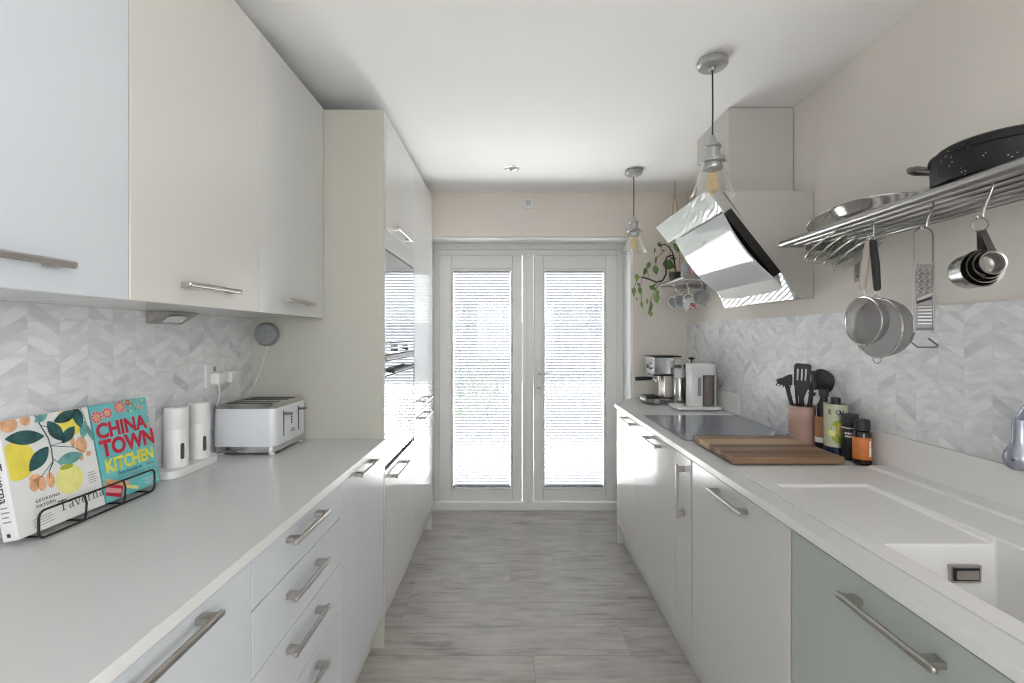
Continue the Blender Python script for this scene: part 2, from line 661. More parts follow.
# floor, ceiling, walls
struct(MB().box(-2.6, 2.6, YR - 0.15, 3.75, -0.1, 0.0, floor_m).build('floor', smooth=0), 'pale grey wood plank floor running crosswise', 'floor')
struct(MB().box(-2.6, 2.6, YR - 0.15, YB + 0.3, CZ, CZ + 0.1, ceil_paint).build('ceiling', smooth=0), 'plain white plaster ceiling', 'ceiling')
struct(MB().box(XL - 0.12, XL, -0.35, YB + 0.3, 0, CZ, wall_paint).build('wall_left', smooth=0), 'cream wall behind the toaster and the tall units', 'wall')
struct(MB().box(XR, XR + 0.12, -0.35, YB + 0.3, 0, CZ, wall_paint).build('wall_right', smooth=0), 'cream wall carrying the long steel pan shelf', 'wall')
w = MB()
w.box(XL, RX0, YB, YB + 0.3, 0, CZ, wall_paint)
w.box(RX1, XR, YB, YB + 0.3, 0, CZ, wall_paint)
w.box(RX0, RX1, YB, YB + 0.3, RZ, CZ, wall_paint)
struct(w.build('wall_back', smooth=0), 'cream end wall around the glazed doors', 'wall')
# the living space behind the viewpoint, open to the kitchen, with a wide window
w = MB()
WX0, WX1, WZ0, WZ1 = -0.75, 0.95, 0.85, 2.10
w.box(-2.6, WX0, YR - 0.15, YR, 0, CZ, wall_paint)
w.box(WX1, 2.6, YR - 0.15, YR, 0, CZ, wall_paint)
w.box(WX0, WX1, YR - 0.15, YR, 0, WZ0, wall_paint)
w.box(WX0, WX1, YR - 0.15, YR, WZ1, CZ, wall_paint)
struct(w.build('wall_rear', smooth=0), 'cream wall with a wide window behind the viewpoint', 'wall')
struct(MB().box(-2.6, -2.48, YR, -0.35, 0, CZ, wall_paint).box(-2.48, XL - 0.12, -0.47, -0.35, 0, CZ, wall_paint).build('wall_side_west', smooth=0),
       'cream side wall of the room behind the viewpoint', 'wall')
EY0, EY1, EZ0, EZ1 = -2.0, -0.6, 0.85, 2.15
w = MB()
w.box(2.48, 2.6, YR, EY0, 0, CZ, wall_paint).box(2.48, 2.6, EY1, -0.35, 0, CZ, wall_paint)
w.box(2.48, 2.6, EY0, EY1, 0, EZ0, wall_paint).box(2.48, 2.6, EY0, EY1, EZ1, CZ, wall_paint)
w.box(XR + 0.12, 2.48, -0.47, -0.35, 0, CZ, wall_paint)
struct(w.build('wall_side_east', smooth=0), 'cream side wall with a window, behind the viewpoint', 'wall')
f = MB()
for a, b_, c, d in ((EY0, EY1, EZ0, EZ0 + .06), (EY0, EY1, EZ1 - .06, EZ1), (EY0, EY0 + .06, EZ0 + .06, EZ1 - .06), (EY1 - .06, EY1, EZ0 + .06, EZ1 - .06)):
    f.box(2.52, 2.58, a, b_, c, d, upvc, 0.004)
struct(f.build('window_2'), 'white side window behind the viewpoint', 'window')
f = MB()
for a, b_, c, d in ((WX0, WX1, WZ0, WZ0 + .06), (WX0, WX1, WZ1 - .06, WZ1), (WX0, WX0 + .06, WZ0, WZ1), (WX1 - .06, WX1, WZ0, WZ1), (-.03, .03, WZ0, WZ1)):
    f.box(a, b_, YR - 0.11, YR - 0.05, c, d, upvc, 0.004)
win = struct(f.build('window_1'), 'wide white window behind the viewpoint', 'window')

# tile splashbacks
struct(MB().box(XL, XL + 0.008, -0.04, 1.9675, CT, 1.42, tile_m).build('trim_1', smooth=0), 'marble chevron splashback behind cookbooks and toaster', 'splashback')
struct(MB().box(XR - 0.008, XR, 0.2, YB, CT, 1.434, tile_m).build('trim_2', smooth=0), 'marble chevron splashback behind hob and bottles', 'splashback')

# ------------------------------------------------------------------ doors
SLAT_TILT = -42
# outer frame
f = MB()
FX0, FX1 = -0.598, 0.862
FT = 2.045
f.box(FX0, FX0 + .042, YD, YD + .07, 0.0625, FT - .031, upvc, .004)
f.box(FX1 - .042, FX1, YD, YD + .07, 0.0625, FT - .031, upvc, .004)
f.box(FX0 + .0421, FX1 - .0421, YD, YD + .07, FT - .075, FT - .031, upvc, .004)
f.box(FX0, FX1, YD - .03, YD + .07, 0, 0.062, upvc, .006)
f.box(RX0, RX1, YD - .012, YD + .05, FT - .03, FT + .015, upvc, .004)
struct(f.build('trim_3'), 'white plastic outer frame of the double doors', 'door frame')


def door_leaf(n, x0, x1, gx0, gx1, hinge_left, label):
    root = struct(thing(f'door_{n}', label, 'door', (x0, YD, 0.06)), label, 'door')
    y0, y1 = YD - .012, YD + .05
    z0, z1 = 0.068, 1.966
    gz0, gz1 = 0.155, 1.862
    fr = MB()
    bv = .006
    fr.box(x0, gx0, y0, y1, z0, z1, upvc, bv)
    fr.box(gx1, x1, y0, y1, z0, z1, upvc, bv)
    fr.box(gx0 + .0002, gx1 - .0002, y0, y1, z0, gz0, upvc, bv)
    fr.box(gx0 + .0002, gx1 - .0002, y0, y1, gz1, z1, upvc, bv)
    fr.build('leaf_frame', root)
    bd = MB()   # glazing beads
    b = .016
    bd.box(gx0, gx0 + b, y0 + .006, y1 - .01, gz0, gz1, upvc, .004)
    bd.box(gx1 - b, gx1, y0 + .006, y1 - .01, gz0, gz1, upvc, .004)
    bd.box(gx0 + b, gx1 - b, y0 + .006, y1 - .01, gz0, gz0 + b, upvc, .004)
    bd.box(gx0 + b, gx1 - b, y0 + .006, y1 - .01, gz1 - b, gz1, upvc, .004)
    bd.build('glazing_bead', root)
    for yy in (YD + .004, YD + .034):
        MB().flat([(gx0 + b, yy, gz0 + b), (gx1 - b, yy, gz0 + b), (gx1 - b, yy, gz1 - b), (gx0 + b, yy, gz1 - b)], pane_m).build('glass_pane', root, smooth=0, fix=False)
    bl = MB()   # slatted blind sealed between the panes
    pitch = 0.0237
    zz = gz0 + b + .016
    tilt = math.radians(SLAT_TILT)
    while zz < gz1 - b - .012:
        n_ = 4
        prev = None
        pts = []
        for k in range(n_ + 1):
            s = -0.5 + k / n_
            yy = s * .0245 * math.cos(tilt)
            zo = s * .0245 * math.sin(tilt) + .0022 * (1 - 4 * s * s)
            pts.append((YD + .019 + yy, zz + zo))
        for k in range(n_):
            (ya, za), (yb, zb) = pts[k], pts[k + 1]
            bl.flat([(gx0 + b + .004, ya, za), (gx1 - b - .004, ya, za), (gx1 - b - .004, yb, zb), (gx0 + b + .004, yb, zb)], slat_m)
        zz += pitch
    bl.box(gx0 + b + .002, gx1 - b - .002, YD + .009, YD + .029, gz1 - b - .012, gz1 - b, slat_m)
    bl.box(gx0 + b + .002, gx1 - b - .002, YD + .009, YD + .029, gz0 + b, gz0 + b + .008, slat_m)
    for fx in (.12, .88):
        xx = gx0 + b + (gx1 - gx0 - 2 * b) * fx
        bl.tube([(xx, YD + .019, gz0 + b), (xx, YD + .019, gz1 - b)], .0008, slat_m, 4)
    bl.build('blind', root, smooth=0, fix=False)
    return root



d1 = door_leaf(1, FX0 + .044, 0.085, -0.462, 0.012, True, 'left glazed white door leaf with a slatted blind')
d2 = door_leaf(2, 0.178, FX1 - .044, 0.247, 0.734, False, 'right glazed white door leaf with lever handle')
struct(MB().box(0.088, 0.175, YD - .02, YD + .05, 0.066, 1.968, upvc, .006).box(.118, .145, YD - .028, YD - .018, .066, 1.968, upvc, .003)
       .build('trim_4'), 'white meeting post between the two glazed doors', 'door post')
h = MB()
h.box(.197, .227, YD - .024, YD - .012, .90, 1.17, upvc, .005)
hp = h.build('lever_handle', d2)
MB().tube([(.212, YD - .02, 1.055), (.212, YD - .05, 1.055), (.222, YD - .058, 1.055), (.315, YD - .056, 1.05)], .008, steel, 10).build('lever', hp, 'brushed steel lever')
MB().lathe([(0, 0), (.008, 0), (.008, .006), (0, .006)], steel_drk, axis_m((.212, YD - .024, .945), (0, -1, 0)), 14).build('lock_cylinder', hp)
# soffit trim over the opening
struct(MB().box(RX0, RX1, YB + .012, YD - .03, RZ - .012, RZ, upvc, .003).box(RX0, RX1, YD - .03, YD + .03, FT - .01, RZ - .004, upvc, .003)
       .box(RX1 - .01, RX1 - .0005, YB + .02, YD + .05, 0.0, RZ - .012, upvc, .003).box(RX0 + .0005, RX0 + .006, YB + .02, YD + .05, 0.0, RZ - .012, upvc, .002).box(FX1 - .001, RX1, YD, YD + .05, 0.0, RZ, upvc).build('trim_5'), 'white lining of the door recess', 'door lining')

# garden beyond
struct(MB().box(-9, 9, 3.76, 16, -0.12, -0.06, patio_m).build('ground_patio', smooth=0), 'pale paved patio beyond the doors', 'patio')
fb = MB()
for k in range(80):
    fb.box(-8 + k * .2, -8 + k * .2 + .19, 14.0, 14.03, -.06, 1.75, fence_m)
fb.box(-8, 8, 14.03, 14.07, .3, .4, fence_m).box(-8, 8, 14.03, 14.07, 1.4, 1.5, fence_m)
tag(fb.build('garden_fence', smooth=0), 'grey board fence at the end of the garden', 'fence')
bh = MB()
rnd = random.Random(3)
for k in range(1400):
    c = Vector((rnd.uniform(-1.7, -.2), rnd.gauss(7.2, .22), rnd.uniform(0, 1.55)))
    if c.z > 1.0 + .5 * math.sin(c.x * 5) * .6 + .25:
        continue
    a = Vector((rnd.gauss(0, 1), rnd.gauss(0, 1), rnd.gauss(0, 1))).normalized() * .07
    b_ = Vector((rnd.gauss(0, 1), rnd.gauss(0, 1), rnd.gauss(0, 1))).normalized() * .04
    bh.flat([c - a, c - b_, c + a, c + b_], hedge_m)
tag(bh.build('garden_shrub', smooth=0, fix=False), 'green leafy shrub against the garden fence', 'shrub')

# ------------------------------------------------------------------ handles and kitchen units
def handle(root, axis, a0, a1, x, z, side, lab=None):
    """bar handle on a front; axis 'y' (level) or 'z' (upright); side +1 stands out towards +X"""
    mb = MB()
    xo = x + side * .034
    if axis == 'y':
        mb.box(min(xo - side * .0, xo - side * .011), max(xo, xo - side * .011), a0, a1, z - .0065, z + .0065, steel, .0045, 3)
        for c in (a0 + .012, a1 - .034):
            mb.box(min(x, xo - side * .006), max(x, xo - side * .006), c, c + .022, z - .006, z + .006, steel, .0012)
    else:
        mb.box(min(xo, xo - side * .011), max(xo, xo - side * .011), z - .0065, z + .0065, a0, a1, steel, .0045, 3)
        for c in (a0 + .008, a1 - .03):
            mb.box(min(x, xo - side * .006), max(x, xo - side * .006), z - .006, z + .006, c, c + .022, steel, .0012)
    return mb.build('handle', root, lab)


def front(root, name, x, side, y0, y1, z0, z1, m, hd=None, th=.019, label=None):
    """a door or drawer front whose outer face is at x"""
    mb = MB()
    xa = x - side * th
    mb.box(min(x, xa), max(x, xa), y0 + .0015, y1 - .0015, z0 + .0015, z1 - .0015, m, .0012, 1)
    o = mb.build(name, root, label)
    if hd:
        handle(o, *hd, x=x, side=side) if False else handle(o, hd[0], hd[1], hd[2], x, hd[3], side)
    return o


def unit(name, label, cat, side, x, y0, y1, z0, z1, depth, m=lac_white, group=None, top=True):
    xb = x - side * depth
    root = thing(name, label, cat, ((x + xb) / 2, (y0 + y1) / 2, z0), group)
    xa = x - side * .021
    t = .016
    mb = MB()
    lo, hi = min(xa, xb), max(xa, xb)
    mb.box(lo, hi, y0 + .0005, y0 + t, z0, z1, dark_gap if False else m)
    mb.box(lo, hi, y1 - t, y1 - .0005, z0, z1, m)
    mb.box(lo, hi, y0 + t, y1 - t, z0, z0 + t, m)
    if top:
        mb.box(lo, hi, y0 + t, y1 - t, z1 - t, z1, m)
    bk = xb + side * .006
    mb.box(min(xb, bk), max(xb, bk), y0 + t, y1 - t, z0 + t, z1 - t, m)
    mb.build('carcass', root, smooth=0)
    return root


PZ = 0.15
TZ = 0.875
GB = 'base units under the left worktop'
DL = XF - (XL + .012)           # depth of left base units (positive number)
u = unit('base_cabinet', 'white base cabinet with one deep drawer front nearest the cookbooks', 'cabinet', 1, XF, .465, .965, PZ, TZ, DL, dark_gap, GB)
front(u, 'drawer_front', XF, 1, .465, .965, PZ, TZ - .004, lac_cool_lit, ('y', .60, .824, .847))
u = unit('base_cabinet', 'white base cabinet with a stack of four drawers, cool daylight painted in', 'cabinet', 1, XF, .965, 1.462, PZ, TZ, DL, dark_gap, GB)
for z0, z1, hz in ((.76, TZ - .004, .845), (.615, .76, .708), (.46, .615, .575), (PZ, .46, .42)):
    front(u, 'drawer_front', XF, 1, .965, 1.462, z0, z1, lac_cool_lit, ('y', 1.098, 1.306, hz))
u = unit('base_cabinet', 'white base cabinet with a single door below the toaster', 'cabinet', 1, XF, 1.462, 1.966, PZ, TZ, DL, dark_gap, GB)
front(u, 'door', XF, 1, 1.462, 1.966, PZ, TZ - .004, lac_cool_lit, ('y', 1.588, 1.80, .856))
u = unit('base_cabinet', 'white base cabinet at the near end of the left worktop', 'cabinet', 1, XF, -.035, .465, PZ, TZ, DL, dark_gap, GB)
front(u, 'door', XF, 1, -.035, .465, PZ, TZ - .004, lac_cool_lit, ('y', .075, .33, .853))
struct(MB().box(XF - .07, XF - .054, -.03, 1.964, 0, PZ - .002, lac_white).build('trim_6', smooth=0), 'white plinth under the left base units', 'plinth')

# left worktop
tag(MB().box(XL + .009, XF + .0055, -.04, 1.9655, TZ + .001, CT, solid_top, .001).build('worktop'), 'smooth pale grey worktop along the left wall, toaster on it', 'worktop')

edge_o = [o for o in COL.objects if o.name == 'worktop'][0]
MB().box(XF + .0057, XF + .008, -.04, 1.9655, TZ + .001, CT, solid_white, .0008).build('lit_edge', edge_o, 'front edge painted lighter for the light on it')  # same surface as the top, painted lighter where light strikes the front

# tall units
GT = 'tall units beside the doors'
TT = 2.318
tu = unit('tall_oven_unit', 'tall white housing with built-in microwave and oven', 'cabinet', 1, XF, 1.968, 2.578, PZ, TT, DL, lac_white, GT)
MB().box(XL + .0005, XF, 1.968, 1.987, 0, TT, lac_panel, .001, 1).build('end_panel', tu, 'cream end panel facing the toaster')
y0, y1 = 1.987, 2.578
front(tu, 'door', XF, 1, y0, y1, 1.812, TT, lac_white, ('y', 2.11, 2.40, 1.842))
front(tu, 'filler_panel', XF, 1, y0, y1, 1.726, 1.812, lac_white)
front(tu, 'door', XF, 1, y0, y1, PZ, .757, lac_white, ('y', 2.08, 2.36, .70))
# compact microwave
mw = thing('microwave_oven', 'built-in mirrored glass microwave above the lower oven', 'microwave', (XF - .1, 2.28, 1.235))
MB().box(XF - .35, XF - .024, y0 + .02, y1 - .02, 1.236, 1.715, dark_gap).build('casing', mw, smooth=0)
MB().box(XF - .019, XF, y0 + .004, y1 - .004, 1.315, 1.719, oven_glass, .002).build('door', mw, 'mirror-like glass door')
MB().box(XF - .019, XF - .001, y0 + .004, y1 - .004, 1.262, 1.311, oven_glass, .002).build('control_panel', mw)
MB().box(XF - .019, XF + .004, y0 + .004, y1 - .004, 1.236, 1.258, steel_drk, .003).build('vent_trim', mw)
for yy in (2.16, 2.38):
    MB().lathe([(0, 0), (.017, 0), (.016, .016), (0, .017)], chrome, axis_m((XF - .0005, yy, 1.287), (1, 0, 0)), 20).build('knob', mw)
# lower oven
ov = thing('oven', 'built-in mirrored glass oven under the microwave', 'oven', (XF - .1, 2.28, .77))
MB().box(XF - .40, XF - .024, y0 + .02, y1 - .02, .772, 1.225, dark_gap).build('casing', ov, smooth=0)
MB().box(XF - .019, XF, y0 + .004, y1 - .004, .776, 1.165, oven_glass, .002).build('door', ov, 'mirror-like glass door')
MB().box(XF - .019, XF, y0 + .004, y1 - .004, 1.17, 1.231, oven_glass, .002).build('control_panel', ov)
hb = MB().box(XF + .018, XF + .034, y0 + .03, y0 + .45, 1.178, 1.196, blk, .005, 3)
for c in (y0 + .05, y0 + .40):
    hb.box(XF, XF + .026, c, c + .03, 1.18, 1.194, blk, .002)
hb.build('handle', ov, 'black bar handle')
MB().box(XF - .018, XF + .002, y1 - .0035, y1 - .0005, .90, 1.19, blk).build('side_seal', ov)

lu = unit('tall_larder_unit', 'tall white larder cabinet next to the glazed doors', 'cabinet', 1, XF, 2.58, 3.16, PZ, TT, DL, lac_white, GT)
front(lu, 'door', XF, 1, 2.58, 3.16, .897, TT, lac_white, ('y', 2.76, 3.02, .945))
front(lu, 'door', XF, 1, 2.58, 3.16, PZ, .897, lac_white, ('y', 2.76, 3.02, .845))
MB().box(XL + .012, XF - .002, 3.161, 3.178, 0, TT, lac_white, .001, 1).build('end_panel', lu)
struct(MB().box(XF - .07, XF - .054, 1.99, 3.158, 0, PZ - .002, lac_white).build('trim_7', smooth=0), 'white plinth under the tall units', 'plinth')
struct(MB().box(XL, XF - .03, 3.18, YB, 0, CZ, wall_paint).build('trim_8', smooth=0), 'narrow cream wall return beside the larder cabinet', 'wall return')

# wall units on the left
XU = -0.805
GU = 'wall cabinets on the left'
DU = XU - (XL + .004)
UB, UT = 1.42, 2.322
for y0, y1, m, lab in ((-.036, .464, lac_cool_lit, 'white wall cabinet at the near end of the row above the worktop'),
                       (.464, .964, lac_cool_lit, 'white wall cabinet, cool daylight painted in, next to and nearer than the cream one'),
                       (.964, 1.466, lac_cream, 'cream-beige wall cabinet between two whiter ones'),
                       (1.466, 1.964, lac_white, 'white wall cabinet touching the tall unit, above the toaster')):
    u = unit('wall_cabinet', lab, 'cabinet', 1, XU, y0, y1, UB, UT, DU, lac_white, GU)
    c = y1 - .2555
    front(u, 'door', XU, 1, y0, y1, UB - .002, UT, m, ('y', c - .1085, c + .1085, 1.469))

# under-cabinet wedge lamps
def wedge(y0, y1, lab):
    root = thing('under_cabinet_light', lab, 'light', (XL + .04, (y0 + y1) / 2, UB - .04), 'wedge lights under the wall cabinets')
    xa, xb = XL + .010, XL + .070
    z0, z1 = 1.381, 1.4196
    MB().ext([(xa, y0, z0), (xa, y0, z1), (xb, y0, z1), (xb, y0, z1 - .003)], (0, y1 - y0, 0), steel, .001).build('housing', root)
    n = Vector((z1 - .003 - z0, 0, -(xb - xa))).normalized()
    c = Vector(((xa + xb) / 2, (y0 + y1) / 2, (z0 + z1 - .003) / 2)) + n * .001
    s = Vector((xb - xa, 0, z1 - .003 - z0)).normalized()
    yv = Vector((0, 1, 0))
    L_, W_ = .042, .020
    pts = arc(c + yv * (L_ - W_), W_, -PI / 2, PI / 2, 8, yv, s) + arc(c - yv * (L_ - W_), W_, PI / 2, 3 * PI / 2, 8, yv, s)
    MB().ext(pts, n * .003, wht_pl).build('lens', root)
    MB().tube([p + n * .003 for p in pts], .0022, chrome, 6, True).build('bezel', root)
wedge(.79, .94, 'steel wedge light under the wall cabinet above the cookbooks')
wedge(1.397, 1.545, 'steel wedge light under the cream cabinet above the white canisters')

# ------------------------------------------------------------------ right base run
GR = 'base units under the right worktop'
DR = .57
def runit(lab, y0, y1, top=True):
    return unit('base_cabinet', lab, 'cabinet', -1, XG, y0, y1, PZ, TZ, DR, dark_gap, GR, top)
u = runit('white base cabinet at the end beside the glazed doors', 2.53, 2.955)
front(u, 'door', XG, -1, 2.53, 2.955, PZ - .02, TZ - .004, lac_cream, ('y', 2.44 + .1, 2.80, .847))
MB().box(XG + .002, XG + DR, 2.957, 2.974, 0, TZ, lac_white, .001, 1).build('end_panel', u)
u = runit('white base cabinet with wide front under the hob', 1.91, 2.53)
front(u, 'drawer_front', XG, -1, 1.91, 2.53, PZ - .02, TZ - .004, lac_white, ('y', 2.08, 2.31, .835))
u = runit('narrow white pull-out cabinet with an upright handle', 1.737, 1.91)
front(u, 'door', XG, -1, 1.744, 1.91, PZ - .02, TZ - .004, lac_white, ('z', .622, .834, 1.815))
u = runit('white base cabinet with a single wide door under the chopping board', 1.12, 1.737)
front(u, 'door', XG, -1, 1.124, 1.733, PZ - .02, TZ - .004, lac_white, ('y', 1.312, 1.535, .831))
u = runit('pale sage-grey sink base cabinet', .50, 1.12, False)
front(u, 'door', XG, -1, .50, 1.12, PZ - .02, TZ - .004, lac_sage, ('y', .708, .925, .822))
struct(MB().box(XG + .045, XG + .06, -.1, 2.956, 0, PZ - .002, lac_white).build('trim_11', smooth=0), 'white plinth under the right base units', 'plinth')

# right worktop (front strip beside the sink, hob part, end cut back for the doors)
wt = MB()
xf = XG - .008
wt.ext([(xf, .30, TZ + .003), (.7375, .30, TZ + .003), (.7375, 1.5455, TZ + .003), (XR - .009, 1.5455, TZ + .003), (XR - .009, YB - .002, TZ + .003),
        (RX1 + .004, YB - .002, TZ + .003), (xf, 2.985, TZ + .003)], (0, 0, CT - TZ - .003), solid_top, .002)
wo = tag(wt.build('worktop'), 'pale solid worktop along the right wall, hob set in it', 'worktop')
MB().box(xf - .0025, xf - .0002, .30, 2.985, TZ + .003, CT, solid_white, .0008).build('lit_edge', wo, 'front edge painted lighter for the light on it')  # front face painted lighter, standing in for light falling on it
# upstands
struct(MB().box(XR - .026, XR - .009, 2.52, YB - .001, CT + .0003, 1.02, solid_white, .002).build('trim_12'), 'short pale upstand behind the coffee grinder', 'upstand')
struct(MB().box(XR - .026, XR - .009, .30, 1.60, CT + .0003, 1.016, solid_white, .002).build('trim_13'), 'long pale upstand behind the sink', 'upstand')

# sink with drainer
sk = thing('sink', 'white moulded sink with sloping drainer in the right worktop', 'sink', (1.0, .9, .88))
X_ = [.738, .79, 1.06, 1.20, XR - .0265]
Y_ = [.30, .53, 1.0, 1.36, 1.545]
zt = .9025
s = MB()
def q(a, b_, c, d, m=solid_white):
    s.flat([a, b_, c, d], m)
def top(x0, x1, y0, y1, z=zt):
    q((x0, y0, z), (x1, y0, z), (x1, y1, z), (x0, y1, z))
for i in range(3):
    for j in range(4):
        if i == 1 and j in (1, 2):
            continue
        top(X_[i], X_[i + 1], Y_[j], Y_[j + 1])
# raised tap ledge
zl = zt + .009
q((X_[3], .3, zl), (X_[4], .3, zl), (X_[4], 1.53, zl), (X_[3], 1.53, zl))
q((X_[3] - .006, .3, zt), (X_[3], .3, zl), (X_[3], 1.53, zl), (X_[3] - .006, 1.536, zt))
q((X_[3] - .006, 1.536, zt), (X_[3], 1.53, zl), (X_[4], 1.53, zl), (X_[4], 1.536, zt))
top(X_[3], X_[4], 1.53, 1.545)
# drainer floor and its walls
za, zb, zf = .8955, .887, .715
xa, xb = X_[1], X_[2]
i_ = .006
q((xa + i_, 1.0, zb), (xb - i_, 1.0, zb), (xb - i_, 1.36 - i_, za), (xa + i_, 1.36 - i_, za))
q((xa, 1.36, zt), (xb, 1.36, zt), (xb - i_, 1.36 - i_, za), (xa + i_, 1.36 - i_, za))
q((xa, 1.0, zt), (xa, 1.36, zt), (xa + i_, 1.36 - i_, za), (xa + i_, 1.0, zb))
q((xb, 1.0, zt), (xb, 1.36, zt), (xb - i_, 1.36 - i_, za), (xb - i_, 1.0, zb))
# bowl
k_ = .012
q((xa + i_, 1.0, zb), (xb - i_, 1.0, zb), (xb - k_, 1.0 - k_, zf), (xa + k_, 1.0 - k_, zf))
q((xa, .53, zt), (xb, .53, zt), (xb - k_, .53 + k_, zf), (xa + k_, .53 + k_, zf))
q((xa, .53, zt), (xa, 1.0, zt), (xa + k_, 1.0 - k_, zf), (xa + k_, .53 + k_, zf))
q((xb, .53, zt), (xb, 1.0, zt), (xb - k_, 1.0 - k_, zf), (xb - k_, .53 + k_, zf))
q((xa + k_, .53 + k_, zf), (xb - k_, .53 + k_, zf), (xb - k_, 1.0 - k_, zf), (xa + k_, 1.0 - k_, zf))
# corner fillets between drainer edge and bowl
s.flat([(xa, 1.0, zt), (xa + i_, 1.0, zb), (xa + k_, 1.0 - k_, zf)], solid_white)
s.flat([(xb, 1.0, zt), (xb - i_, 1.0, zb), (xb - k_, 1.0 - k_, zf)], solid_white)
# outer skirt
q((X_[0], .3, .88), (X_[0], 1.545, .88), (X_[0], 1.545, zt), (X_[0], .3, zt))
q((X_[0], 1.545, .88), (X_[4], 1.545, .88), (X_[4], 1.545, zt), (X_[0], 1.545, zt))
q((X_[0], .3, .88), (X_[4], .3, .88), (X_[4], .3, zt), (X_[0], .3, zt))
bmesh.ops.remove_doubles(s.bm, verts=s.bm.verts[:], dist=.0005)
so = s.build('basin', sk, smooth=20)
bv = so.modifiers.new('soft edges', 'BEVEL')
bv.width = .004
bv.segments = 3
bv.limit_method = 'ANGLE'
bv.angle_limit = math.radians(12)
ofy = 1.0 - .0045
ofl = MB().box(.952, 1.02, ofy - .006, ofy + .004, .807, .846, steel, .002)
ofl.build('overflow_plate', sk, 'steel overflow plate')
MB().box(.958, 1.014, ofy - .0075, ofy - .0055, .813, .840, blk).box(.961, 1.011, ofy - .010, ofy - .007, .816, .837, steel, .001).build('overflow_slot', sk)
MB().lathe([(0, .004), (.03, .004), (.04, .002), (.044, 0)], steel, T(.925, .70, zf + .0005), 24).build('drain', sk)

# tap at the frame edge
tp = thing('tap', 'satin grey tap with bulbous foot at the splashback behind the sink', 'tap', (1.225, 1.112, 1.017))
bx, by = XR - .03, 1.118
MB().lathe([(0, 0), (.018, 0), (.027, .010), (.030, .026), (.027, .042), (.019, .056), (.0145, .070), (.0135, .122), (.011, .127), (0, .127)],
           tap_grey, T(bx - .006, by, 1.0165), 28).build('body', tp)
MB().tube([(bx - .008, by, 1.135), (bx - .008, by - .02, 1.17), (bx - .03, by - .10, 1.25), (bx - .11, by - .19, 1.27), (bx - .19, by - .25, 1.24), (bx - .22, by - .27, 1.17)], .010, tap_grey, 12).build('spout', tp)
MB().lathe([(0, 0), (.003, 0), (.003, .003), (0, .003)], blk, axis_m((bx - .034, by - .012, 1.043), (-1, -.5, 0)), 10).build('screw', tp)
MB().lathe([(0, 0), (.003, 0), (.003, .003), (0, .003)], blk, axis_m((bx - .017, by - .030, 1.040), (-.4, -1, 0)), 10).build('screw', tp)

# hob
hbz = CT + .0005
hob = thing('hob', 'flat grey glass hob reflecting the splashback', 'hob', (1.0, 2.23, CT))
MB().box(.735, XR - .03, 1.932, 2.532, hbz, hbz + .004, hob_glass, .0015).build('glass_top', hob)
# chopping board
bd = thing('chopping_board', 'thick wooden chopping board of dark and light staves', 'chopping board', (.95, 1.74, CT))
MB().box(.757, 1.142, 1.562, 1.905, CT + .0055, .929, board_m, .003).build('block', bd)
for fx in (.79, 1.11):
    for fy in (1.60, 1.87):
        MB().lathe([(0, 0), (.008, 0), (.008, .0027), (0, .0027)], blk, T(fx, fy, CT + .0028), 10).build('foot_pad', bd)

# ------------------------------------------------------------------ extractor hood
hd = thing('extractor_hood', 'white slanted glass extractor hood over the hob', 'extractor hood', (1.1, 2.2, 1.5))
xw = XR - .003
MB().ext([(.895, 1.93, 1.957), (xw, 1.93, 1.957), (xw, 1.93, 1.504), (1.215, 1.93, 1.504)], (0, .50, 0), hood_body, .002).build('body', hd)
MB().box(.985, xw, 2.066, 2.42, 1.9575, CZ - .004, hood_body, .001, 1).build('chimney', hd)
A0, A1 = Vector((.808, 0, 1.948)), Vector((1.16, 0, 1.500))
sl = (A1 - A0)
nrm = Vector((-.787, 0, -.618)).normalized()
def slant(t, off=0.0, y=0.0):
    p = A0 + sl * t + nrm * off
    return Vector((p.x, y, p.z))
def strip(t0, t1, y0, y1, o0, o1, m, name, label=None, bulge=0.0, n=10):
    mb = MB()
    fpts, bpts = [], []
    for k in range(n + 1):
        u_ = k / n
        t = t0 + (t1 - t0) * u_
        bu = bulge * 4 * u_ * (1 - u_)
        fpts.append(slant(t, o1 + bu, y0))
        bpts.append(slant(t, o0 + bu, y0))
    mb.ext(fpts + bpts[::-1], (0, y1 - y0, 0), m)
    return mb.build(name, hd, label, 30)
